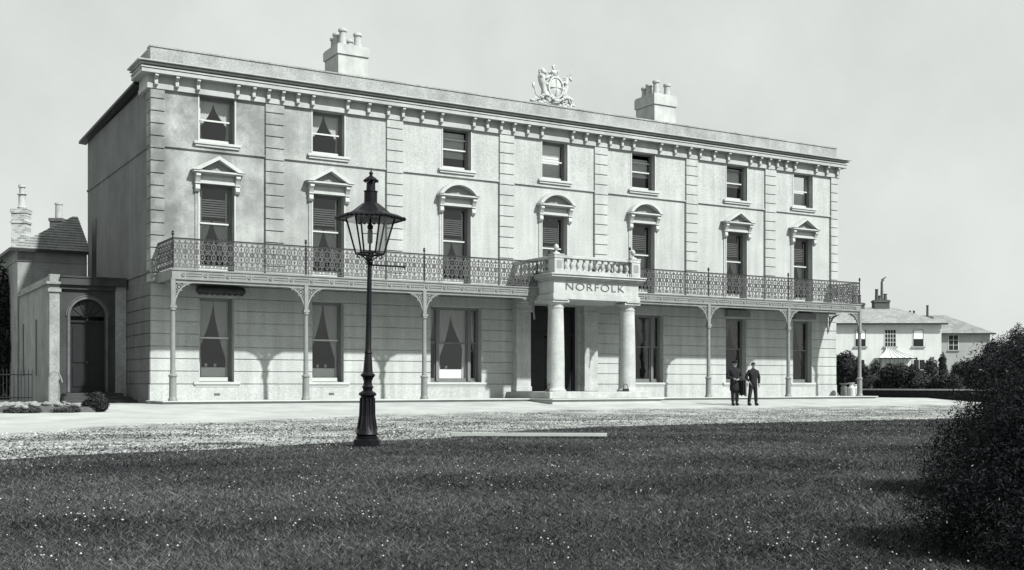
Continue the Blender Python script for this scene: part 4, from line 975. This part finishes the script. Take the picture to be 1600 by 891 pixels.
def shrub(name, loc, blobs, n, size, mname, label, cat='shrub', group=None, core=.72, trunk=.06, elong=1.6):
    root = empty(name, loc, label=label, cat=cat, group=group)
    V, F, v = leaves(blobs, n, size, elong); V = V[:]; npmesh('foliage', V, F, mname, root, v)
    c = MB()
    x0, y0, z0, rx, ry, rz = blobs[0]
    c.tube([(x0, y0, -.1), (x0 + .05, y0, z0 * .6 + .1), (x0, y0, z0)], [trunk, trunk * .8, trunk * .5], 8)
    for b_ in blobs[:10]:
        c.tube([(x0, y0, max(0, z0 * .4)), ((x0 + b_[0]) / 2, (y0 + b_[1]) / 2, (z0 * .4 + b_[2]) / 2 + .05), (b_[0], b_[1], b_[2])], [trunk * .6, trunk * .4, trunk * .15], 6)
    c.build('stem', 'bark', root)
    if core:
        k = MB()
        for b_ in blobs: k.ell(b_[:3], (b_[3] * core, b_[4] * core, b_[5] * core), 10, 8)
        k.build('inner_foliage', mname, root)
    return root

# near yew at the right edge
x, y = at(1700, 9.2)
blobs = [(0, 0, .65, 1.0, 1.0, .75), (-.15, .1, .35, 1.08, 1.1, .5), (.1, 0, 1.05, .72, .7, .45), (.25, 0, 1.3, .42, .42, .36), (-.5, -.2, .3, .55, .6, .45), (-.42, .1, .82, .45, .5, .4), (-.25, -.15, 1.1, .34, .36, .26), (-.62, .0, .2, .5, .5, .35), (-.08, .1, 1.35, .2, .2, .2), (.5, -.2, .9, .8, .8, .7), (-.75, .1, .5, .3, .3, .25), (-.1, -.1, 1.22, .14, .14, .22), (-.55, .0, 1.0, .2, .2, .22)]
yw = shrub('yew_bush', (x, y, -.34), blobs, 200000, .0075, 'yew', 'large dark yew bush filling the right edge of the lawn', 'bush', elong=2.2, core=.74)
V, F, v = leaves(blobs, 900, .008, 2.0, .98); npmesh('pale_flecks', V, F, 'pale_fleck', yw, v)['kind'] = 'stuff'  # pale leaf-shaped flecks spread over the outer foliage
x, y = at(1686, 5.9)
blobs2 = [(0, 0, .12, .80, .85, .42), (-.22, 0, .05, .56, .6, .34), (.1, 0, .45, .64, .6, .5), (.3, .1, .75, .5, .5, .5), (.05, -.5, -.05, .7, .6, .35), (.25, .1, .5, .62, .6, .5), (-.05, 0, .62, .42, .42, .36), (-.35, -.25, .1, .42, .4, .3), (-.3, .25, .3, .4, .42, .32), (.5, -.2, .6, .6, .6, .6), (-.16, .1, .5, .36, .36, .34)]
lb_ = shrub('low_yew_bush', (x, y, -.34), blobs2, 300000, .0052, 'yew', 'dark bush running down to the bottom right corner in front of the taller yew', 'bush', elong=2.2, core=.70)
V, F, v = leaves(blobs2, 500, .005, 2.0, .98); npmesh('pale_flecks', V, F, 'pale_fleck', lb_, v)['kind'] = 'stuff'

# ------------------------------------------------------------------ right: far houses
def hip_roof(mb, x0, x1, y0, y1, z, h, inset, ov=.35):
    ym = (y0 + y1) / 2
    mb.add([(x0 - ov, y0 - ov, z), (x1 + ov, y0 - ov, z), (x1 + ov, y1 + ov, z), (x0 - ov, y1 + ov, z), (x0 + inset, ym, z + h), (x1 - inset, ym, z + h)], [(0, 1, 5, 4), (1, 2, 5), (2, 3, 4, 5), (3, 0, 4), (0, 3, 2, 1)])
def house_window(par, x0, x1, z0, z1, nx_, nz_, fm='sash', pane='glass', shade=False):
    f = MB(); f.box(x0 - .06, x0, -.03, .05, z0, z1); f.box(x1, x1 + .06, -.03, .05, z0, z1); f.box(x0 - .06, x1 + .06, -.03, .05, z1, z1 + .06)
    for k in range(1, nx_): xx = x0 + (x1 - x0) * k / nx_; f.box(xx - .02, xx + .02, -.02, .03, z0, z1)
    for k in range(1, nz_): zz = z0 + (z1 - z0) * k / nz_; f.box(x0, x1, -.022, .028, zz - .02, zz + .02)
    wn = f.build('window', fm, par)
    MB().box(x0, x1, -.012, .0, z0, z1).build('pane', 'door', wn)
    if shade: MB().box(x0 + .06, x1 - .06, -.018, -.013, z0 + (z1 - z0) * .45, z1 - .05).build('blind', 'blind_pale', wn)
    MB().box(x0 - .15, x1 + .15, -.12, .0, z0 - .1, z0).build('sill', 'house_grey', wn)
k_ = 95 / 1785
x, y = at(1471, 95)
hA = empty('cream_house', (x, y, -.3), R(-31.5), label='cream two storey house with hipped slate roof beyond the right end of the hotel', cat='house')
a = MB(); a.box(-13, 0, 0, 7.5, -.3, 6.0); a.build('wall', 'house', hA)
a = MB(); hip_roof(a, -13, 0, 0, 7.5, 6.0, 1.55, 2.6); rA = a.build('roof', 'house_roof', hA)
a = MB(); a.box(-13.4, .4, -.44, -.35, 5.86, 6.0); a.build('gutter', 'iron_dark', rA)
for x0, x1, nx_, nz_, sh in ((-7.15, -6.3, 2, 2, True), (-4.68, -3.8, 4, 4, False), (-2.35, -1.5, 1, 2, True)): house_window(hA, x0, x1, 4.08, 5.45, nx_, nz_, shade=sh)
for x0, x1 in ((-7.1, -6.4), (-2.3, -1.4), (-10.5, -9.7)): house_window(hA, x0, x1, 1.3, 2.95, 2, 2)
a = MB(); pts_ = [(-4.75, .0, 4.0), (-3.8, .0, 4.0)]
n = 8
for i in range(n):
    t0, t1 = i / n, (i + 1) / n; f_ = lambda t: (t ** 1.6)
    L0, L1 = -4.6 - 1.0 * t0 ** 1.4, -4.6 - 1.0 * t1 ** 1.4; R0, R1 = -3.95 + 1.5 * t0 ** 1.4, -3.95 + 1.5 * t1 ** 1.4; D0, D1 = -.1 - 1.3 * t0 ** 1.2, -.1 - 1.3 * t1 ** 1.2; Z0_, Z1_ = 3.98 - .88 * t0 ** .8, 3.98 - .88 * t1 ** .8
    a.add([(L0, D0, Z0_), (R0, D0, Z0_), (R1, D1, Z1_), (L1, D1, Z1_), (L0, 0, Z0_), (L1, 0, Z1_), (R0, 0, Z0_), (R1, 0, Z1_)], [(0, 1, 2, 3), (0, 3, 5, 4), (1, 6, 7, 2)])
for j in range(7):
    u = j / 6; a.tube([(-4.6 + .65 * u - (1.0 - 2.5 * u) * t ** 1.4, -.12 - 1.3 * t ** 1.2, 4.0 - .88 * t ** .8) for t in [q / 6 for q in range(7)]], .025, 5)
pc = a.build('porch_canopy', 'house', hA)
a = MB()
for xx in (-5.5, -2.5): a.box(xx - .05, xx + .05, -1.35, -1.25, 0, 3.1)
for j in range(9): xx = -5.4 + j * .35; a.box(xx, xx + .03, -1.32, -1.3, 1.2, 3.05)
a.box(-5.5, -2.5, -1.34, -1.28, 3.0, 3.08); a.build('porch_trellis', 'iron_dark', pc)
def far_chimney(par, x0, x1, y0, z0, z1, pots):
    a = MB(); a.box(x0, x1, y0, y0 + .8, z0, z1); a.box(x0 - .06, x1 + .06, y0 - .06, y0 + .86, z1 - .2, z1 - .05); c = a.build('chimney', 'brick_dark', par)
    for xx, r, zt in pots: MB().lathe(xx, y0 + .4, [(r * 1.1, z1), (r, z1 + .1), (r * .85, zt - .1), (r * 1.1, zt - .05), (r * 1.1, zt), (r * .7, zt)], 10).build('chimney_pot', 'brick_dark', c, autosm=40)
    return c
far_chimney(rA, -6.55, -5.35, 3.4, 6.9, 7.95, [(-6.2, .16, 8.65), (-5.7, .16, 8.65)])
c2 = far_chimney(rA, -4.5, -3.2, 3.4, 6.9, 8.2, [(-4.2, .15, 9.15), (-3.95, .15, 8.6), (-3.45, .16, 8.75)])
MB().tube([(-3.75, 3.8, 8.2), (-3.75, 3.8, 9.8), (-3.6, 3.8, 10.0)], [.13, .1, .09], 8).tube([(-3.8, 3.8, 9.95), (-3.4, 3.8, 10.2)], .05, 6).build('cowl', 'brick_dark', c2)
x, y = at(1547, 112)
hB = empty('grey_house', (x, y, -.3), R(-33), label='grey rendered house with plain slate hipped roof behind the cream house', cat='house')
a = MB(); a.box(-9, 0, 0, 8, -.3, 5.95); a.build('wall', 'house_grey', hB)
a = MB(); hip_roof(a, -9, 0, 0, 8, 5.95, 2.0, 2.9); rB = a.build('roof', 'house_roof_dark', hB)
a = MB(); a.box(-9.4, .4, -.44, -.35, 5.8, 5.95); a.build('gutter', 'iron_dark', rB)
house_window(hB, -4.0, -3.1, 4.3, 5.75, 2, 3)
far_chimney(rB, -5.3, -4.5, 3.2, 6.6, 7.8, [(-4.9, .13, 8.95)]); far_chimney(rB, -6.9, -6.0, 3.2, 6.6, 7.9, [(-6.65, .12, 8.4), (-6.25, .12, 8.4)])

# low fence, shrubs and trees beyond the hotel's right end
fe = empty('low_fence', (36.0, 0, -.1), label='low dark boarded fence with pale top rail past the hotel right corner', cat='fence')
a = MB(); yy = 2.6
while yy > -13: a.box(-.02, .02, yy - .14, yy, -.2, .40 + random.uniform(-.01, .01)); yy -= .15
a.build('boards', 'fence', fe); MB().box(-.07, .07, -13, 2.6, .40, .47).build('top_rail', 'rail_wood', fe)
def far_shrub(name, px, s, w_, h, mname, label, cat='shrub', n=3800, size=.06, z0=-.2, lob=7, tall=1):
    x, y = at(px, s); bl = [(0, 0, h * .5, w_ * .8, w_ * .8, h * .5)]
    for k in range(lob):
        a_ = random.uniform(0, 6.28); r = random.uniform(.3, .65) * w_; hh = random.uniform(.3, .85) * h; rr_ = random.uniform(.25, .42) * w_
        bl.append((r * math.cos(a_), r * math.sin(a_), hh, rr_, rr_, rr_ * 1.0 * min(1, tall)))
    return shrub(name, (x, y, z0), bl, n, size, mname, label, cat, core=.75, group='shrubs between the hotel and the far houses' if cat == 'shrub' else None)
far_shrub('shrub', 1322, 66, 1.05, 2.7, 'shrub', 'tall dark shrub seen under the balcony end between corner and last column', n=6000, size=.07)
far_shrub('shrub', 1345, 62, .75, 1.9, 'shrub', 'rounded shrub just right of the last veranda column behind the pots', n=4500)
far_shrub('shrub', 1366, 68, 1.0, 1.35, 'shrub_mid', 'paler low bush behind the low fence left of the black shrub', n=4500)
far_shrub('shrub', 1405, 66, 1.25, 2.0, 'shrub', 'broad near black shrub below the cream house porch', n=7500)
far_shrub('shrub', 1368, 78, .55, 2.4, 'shrub', 'dark creeper bush beside the left post of the cream house porch', n=2600)
far_shrub('shrub', 1427, 78, .6, 2.2, 'shrub', 'dark creeper bush beside the right post of the cream house porch', n=2600)
far_shrub('shrub', 1448, 65, 1.1, 1.3, 'shrub_mid', 'mottled bush behind the fence below the cream house right window', n=5000)
far_shrub('shrub', 1455, 88, .7, 2.9, 'shrub_mid', 'pale leafy climber against the right end of the cream house', n=2200, size=.07)
far_shrub('shrub', 1473, 86, .4, 3.2, 'shrub', 'slim upright dark shrub at the cream house right corner', n=2200)
far_shrub('shrub', 1480, 64, 1.1, 1.4, 'shrub', 'dark bush at the right end of the low fence', n=5000)
far_shrub('shrub', 1516, 70, 1.5, 2.3, 'shrub', 'wide dark shrub below the grey house wall', n=7500)
far_shrub('tree', 1560, 75, 1.5, 3.9, 'shrub', 'small bushy tree right of the grey house roof', 'tree', n=7500)
far_shrub('tree', 1590, 72, 1.2, 4.5, 'shrub', 'taller dark tree peeping over the yew at the right edge', 'tree', n=7500)
far_shrub('shrub', 1545, 60, 1.5, 2.4, 'shrub', 'large dark shrub between the grey house and the yew', n=8000)

# left: dark ivy clad tree and railings
far_shrub('tree', -2, 48, 1.0, 5.6, 'shrub', 'tall ivy dark tree standing against the left edge', 'tree', n=16000, size=.07, lob=14)
rl_ = empty('garden_railings', (0, 0, 0), label='dark iron garden railings before the annex and the ivy tree', cat='railings')
a = MB()
def lineup(p, q, n): return [(p[0] + (q[0] - p[0]) * k / n, p[1] + (q[1] - p[1]) * k / n) for k in range(n + 1)]
RP = lineup((-7.2, 8.4), (-3.1, 3.9), 40)
for X, Y in RP: a.tube([(X, Y, -.05), (X, Y, 1.05), (X, Y, 1.13)], [.014, .014, .003], 5)
a.build('bars', 'iron_dark', rl_)
b_ = MB(); 
for z in (.12, .92): b_.tube([(-7.2, 8.4, z), (-3.1, 3.9, z)], .02, 6)
b_.build('rails', 'iron_dark', rl_)
hp = empty('hoop_handrail', (-2.62, 2.3, -.06), label='pale iron hoop handrail beside the annex doorstep', cat='handrail')
a = MB(); q = [(-.18, 0, 0), (-.18, 0, .85), (-.12, 0, 1.02), (0, 0, 1.08), (.12, 0, 1.03), (.2, 0, .85), (.24, 0, .7)]; a.tube(q, .028, 8); a.tube([(.16, .1, 0), (.16, .1, .8)], .02, 6); a.build('hoop', 'iron_pale', hp)
# rockery bed
bed = empty('rockery_bed', (0, 0, 0), label='low bed edged with pale rocks in front of the annex railings', cat='flower bed')
a = MB(); a.prismZ([(-12, -4.6), (-5.2, -4.6), (-3.9, -4.9), (-2.7, -4.9), (-2.4, -4.2), (-2.9, .6), (-7, 4), (-14, 4)], -.4, -.06); a.build('soil', 'soil', bed)
def rock(x, y, r):
    m = MB(); m.ell((0, 0, 0), (r * random.uniform(.9, 1.4), r * random.uniform(.7, 1), r * random.uniform(.4, .6)), 9, 6)
    m.v = [(v[0] * random.uniform(.85, 1.15), v[1] * random.uniform(.85, 1.15), v[2] * random.uniform(.8, 1.2)) for v in m.v]
    o = m.build('rock', 'rock', smooth=False); o.location = (x, y, -.03 + random.uniform(-.03, .05)); o.rotation_euler = (random.uniform(-.3, .3), random.uniform(-.3, .3), random.uniform(0, 6)); return o
cnt = 0
for row in range(7):
    for k in range(24):
        x = -10.4 + k * .33 + random.uniform(-.14, .14); y = -4.75 + row * .6 + random.uniform(-.25, .25) + (x + 10) * .0
        if x > -2.9: continue
        o = rock(x, y, random.uniform(.08, .15)); tag(o, 'one of the rough pale rocks crowded together in the low bed at the left', 'rock', 'rocks covering the bed at the left edge')
x0_, y0_ = -2.62, -4.75
shrub('small_bush', (x0_, y0_, -.2), [(0, 0, .25, .28, .28, .26), (.12, 0, .2, .2, .2, .2), (-.2, .05, .18, .22, .2, .18), (0, 0, .42, .16, .16, .14)], 5000, .025, 'shrub', 'small dark bush at the right end of the rockery bed', 'bush', trunk=.03)
for k, (x, r, lb) in enumerate(((-4.6, .5, 'left'), (-3.5, .42, 'right'))):
    shrub('creeping_plant', (x, -4.85, -.22), [(0, 0, .06, r, .2, .1), (r * .5, 0, .08, r * .4, .18, .12)], 2200, .02, 'shrub_mid', '%s of two low creeping plants at the foot of the rocks' % lb, 'plant', trunk=.01)
mb_ = MB().box(-1.3, 1.3, -.06, .06, 0, .05).build('edging_board', 'pavement'); mb_.location = (.85, -22.5, LZ + .035); mb_.rotation_euler = (0, 0, math.atan2(-23.31 + 21.69, 2.28)); tag(mb_, 'long thin white board lying on the lawn edge right of the lamp', 'board')

# milk churns and pots at the right end of the veranda
def can(name, x, y, prof, mn, label, cat, extra=None, grp=None):
    r = empty(name, (x, y, .047), label=label, cat=cat, group=grp)
    MB().lathe(0, 0, prof, 18).build('body', mn, r, autosm=35)
    if extra: extra(r)
    return r
def lidk(r): MB().lathe(0, 0, [(.2, .60), (.21, .62), (.21, .65), (.05, .68), (.05, .73), (.01, .74)], 14).build('lid', 'white_metal', r, autosm=35)
can('bucket_stand', 32.02, -.55, [(.14, 0), (.15, .02), (.15, .42), (.10, .45), (.10, .52), (.2, .56), (.21, .60), (.05, .6)], 'zinc', 'dull zinc urn standing against the hotel right corner', 'urn')
can('milk_churn', 31.75, -1.25, [(.16, 0), (.165, .02), (.165, .38), (.09, .46), (.08, .54), (.15, .60), (.15, .62), (.02, .62)], 'white_metal', 'white enamel churn beside the last veranda column, left of two', 'churn')
can('milk_churn', 31.98, -1.28, [(.16, 0), (.165, .02), (.165, .38), (.09, .42), (.08, .48), (.12, .52), (.12, .54), (.02, .55)], 'white_metal', 'white enamel churn beside the last veranda column, right of two', 'churn')
sc_ = MB(); sc_.box(-.14, .14, -.02, .02, 0, .12); sc_.tube([(-.1, 0, .12), (-.1, 0, .25), (0, 0, .3), (.1, 0, .25), (.1, 0, .12)], .015, 6)
o = sc_.build('boot_scraper', 'iron_dark'); o.location = (17.35, -3.05, .30); tag(o, 'black iron boot scraper by the foot of the right portico column', 'boot scraper', 'boot scrapers on the portico step')
o = o.copy(); C.objects.link(o); o.location = (14.02, -2.75, .30); tag(o, 'black iron boot scraper by the foot of the left portico column', 'boot scraper', 'boot scrapers on the portico step')

# ------------------------------------------------------------------ people
def skin_obj(name, verts, edges, mname, parent, sub=1):
    me = bpy.data.meshes.new(name); bm = bmesh.new(); sk = bm.verts.layers.skin.verify(); vs = []
    for i, (p, r) in enumerate(verts):
        v = bm.verts.new(p); rr_ = r if isinstance(r, tuple) else (r, r); v[sk].radius = rr_; v[sk].use_root = (i == 0); vs.append(v)
    for a, b in edges: bm.edges.new((vs[a], vs[b]))
    bm.to_mesh(me); bm.free(); me.materials.append(M[mname]); o = bpy.data.objects.new(name, me); C.objects.link(o); o.parent = parent
    s = o.modifiers.new('skin', 'SKIN'); s.use_smooth_shade = True
    q = o.modifiers.new('sub', 'SUBSURF'); q.levels = q.render_levels = sub + 1
    return o
def person(loc, face, height, label, legs, arms, coat, cap, coat_over_arm=False):
    """legs: foot x offsets; arms: list of (elbow, hand) points for left (-x) and right (+x)"""
    k = height / 1.72; root = empty('person', loc, face, label=label, cat='person')
    hip = .92; sh = 1.42
    (fl_, fr_) = legs; S = lambda p: tuple(c * k for c in p)
    V = [((0, 0, hip), (.09, .07)), ((0, 0, 1.15), (.09, .07)), ((0, -.01, 1.34), (.10, .07)), ((0, -.01, 1.47), .045), ((0, -.03, 1.57), (.06, .065)), ((0, -.035, 1.64), (.076, .09)), ((0, -.02, 1.70), (.05, .06))]
    Ed = [(0, 1), (1, 2), (2, 3), (3, 4), (4, 5), (5, 6)]
    def chain(start, pts):
        cur = start
        for p, r in pts: V.append((p, r)); Ed.append((cur, len(V) - 1)); cur = len(V) - 1
        return cur
    for s, ft in ((-1, fl_), (1, fr_)):
        chain(0, [((s * .09, 0, hip - .08), .085), (((s * .09 + ft[0]) / 2 + s * .01, ft[1] / 2 - .02, .5), .06), ((ft[0], ft[1], .1), .042), ((ft[0], ft[1] - .12, .04), (.04, .03))])
    for s, (el, ha) in zip((-1, 1), arms):
        e = chain(2, [((s * .18, 0, 1.40), .055), (el, .042), (ha, .028)])
        h = Vector(ha); d = (h - Vector(el)).normalized(); side_ = d.cross(Vector((0, 1, 0))).normalized()
        pm = chain(e, [(tuple(h + d * .05), (.038, .02))])
        for f in range(4):
            b_ = h + d * .09 + Vector((0, (f - 1.5) * .02, 0)); chain(pm, [(tuple(b_), .009), (tuple(b_ + d * (.05 - .006 * abs(f - 1.2))), .007)])
        th = h + d * .04 + Vector((0, -.04, 0)); chain(e, [(tuple(th), .01), (tuple(th + d * .035), .008)])
    body = skin_obj('body', [(S(p), tuple(c * k for c in r) if isinstance(r, tuple) else r * k) for p, r in V], Ed, 'skin', root)
    # face: nose, ears, eyes, mouth
    f = MB(); f.ell((0, -.125 * k, 1.63 * k), (.012 * k, .02 * k, .022 * k), 8, 6)
    for s in (-1, 1): f.ell((s * .078 * k, -.02 * k, 1.63 * k), (.01 * k, .02 * k, .03 * k), 8, 6)
    f.build('nose_and_ears', 'skin', root, smooth=True)
    f = MB()
    for s in (-1, 1): f.ell((s * .03 * k, -.112 * k, 1.65 * k), (.012 * k, .008 * k, .008 * k), 8, 5)
    f.box(-.022 * k, .022 * k, -.112 * k, -.104 * k, 1.588 * k, 1.595 * k); f.build('eyes_and_mouth', 'hair', root)
    # coat
    CV = [((0, 0, coat[0] + .06), coat[1]), ((0, 0, 1.0), (.19, .15)), ((0, 0, 1.16), (.185, .145)), ((0, -.01, 1.35), (.21, .14)), ((0, -.01, 1.46), (.105, .095)), ((0, -.012, 1.53), (.062, .06))]
    CE = [(0, 1), (1, 2), (2, 3), (3, 4), (4, 5)]; V, Ed = CV, CE
    for s, (el, ha) in zip((-1, 1), arms):
        el2 = Vector(el); ha2 = Vector(ha); chain2 = [((s * .185, -.0, 1.38), .078), (tuple((Vector((s * .2, 0, 1.38)) + el2) / 2), .07), (el, .064), (tuple(el2.lerp(ha2, .5)), .056), (tuple(el2.lerp(ha2, .93)), .05)]
        cur = 3
        for p, r in chain2: V.append((p, r)); Ed.append((cur, len(V) - 1)); cur = len(V) - 1
    skin_obj('coat', [(S(p), tuple(c * k for c in r) if isinstance(r, tuple) else r * k) for p, r in V], Ed, 'navy', root)
    V = [((0, 0, 1.0), (.16, .12)), ((0, 0, .92), (.15, .115))]; Ed = [(0, 1)]
    for s, ft in ((-1, fl_), (1, fr_)):
        cur = 1
        for p, r in [((s * .085, 0, hip - .12), .105), (((s * .09 + ft[0]) / 2, ft[1] / 2 - .01, .5), .082), ((ft[0], ft[1], .12), .072)]:
            V.append((p, r)); Ed.append((cur, len(V) - 1)); cur = len(V) - 1
    skin_obj('trousers', [(S(p), tuple(c * k for c in r) if isinstance(r, tuple) else r * k) for p, r in V], Ed, 'trouser', root)
    for ft in (fl_, fr_):
        s = MB(); s.ell((ft[0] * k, (ft[1] - .06) * k, .055 * k), (.055 * k, .145 * k, .055 * k), 12, 8); s.ell((ft[0] * k, ft[1] * k, .1 * k), (.06 * k, .07 * k, .08 * k), 10, 8); s.build('boot', 'shoe', root, smooth=True)
    if cap:
        c = MB(); c.lathe(0, -.03 * k, [(.098 * k, 1.665 * k), (.1 * k, 1.70 * k), (.115 * k, 1.735 * k), (.10 * k, 1.755 * k), (.02 * k, 1.76 * k)], 16); c.ell((0, -.125 * k, 1.672 * k), (.075 * k, .06 * k, .01 * k), 12, 6); c.build('cap', 'navy', root, autosm=45)
    else:
        c = MB(); c.ell((0, -.01 * k, 1.67 * k), (.09 * k, .105 * k, .085 * k), 14, 10); c.v = [(x, y, max(z, 1.66 * k) if y < -.05 * k else z) for x, y, z in c.v]; c.build('hair', 'hair', root, smooth=True)
    return root
p1 = person((20.85, -5.36, H(20.85, -5.36)), R(-22), 1.70, 'person in peaked cap and long dark coat with hands clasped, left of two', ((-.07, .0), (.08, -.02)),
            [((-.30, .0, 1.12), (-.07, -.21, 1.03)), ((.27, -.02, 1.12), (.06, -.22, 1.02))], (.42, (.23, .2)), True)
cf = MB()
n = 10; vs = []
for j in range(7):
    for i in range(n + 1):
        t = i / n; vs.append((.13 + .24 * t, -.10 - .05 * math.sin(i * 1.9) - .04 * j / 6, .98 - .58 * j / 6 + .03 * math.sin(i)))
fs = [(j * (n + 1) + i, j * (n + 1) + i + 1, (j + 1) * (n + 1) + i + 1, (j + 1) * (n + 1) + i) for j in range(6) for i in range(n)]
cf.add(vs, fs); cf.tube([(.12, -.12, .98), (.38, -.1, .98)], .05, 8); o = cf.build('folded_coat', 'navy'); m_ = o.modifiers.new('s', 'SOLIDIFY'); m_.thickness = .05
o.location = p1.location; o.rotation_euler = p1.rotation_euler; tag(o, 'dark coat draped over the arm of the person in the peaked cap', 'coat')
p2 = person((21.68, -5.49, H(21.68, -5.49)), R(-14), 1.66, 'bareheaded person in short dark jacket standing with legs apart, right of two', ((-.19, .0), (.15, .03)),
            [((-.29, .04, 1.13), (-.2, -.06, .95)), ((.28, .02, 1.12), (.24, -.05, .86))], (.70, (.19, .15)), False)
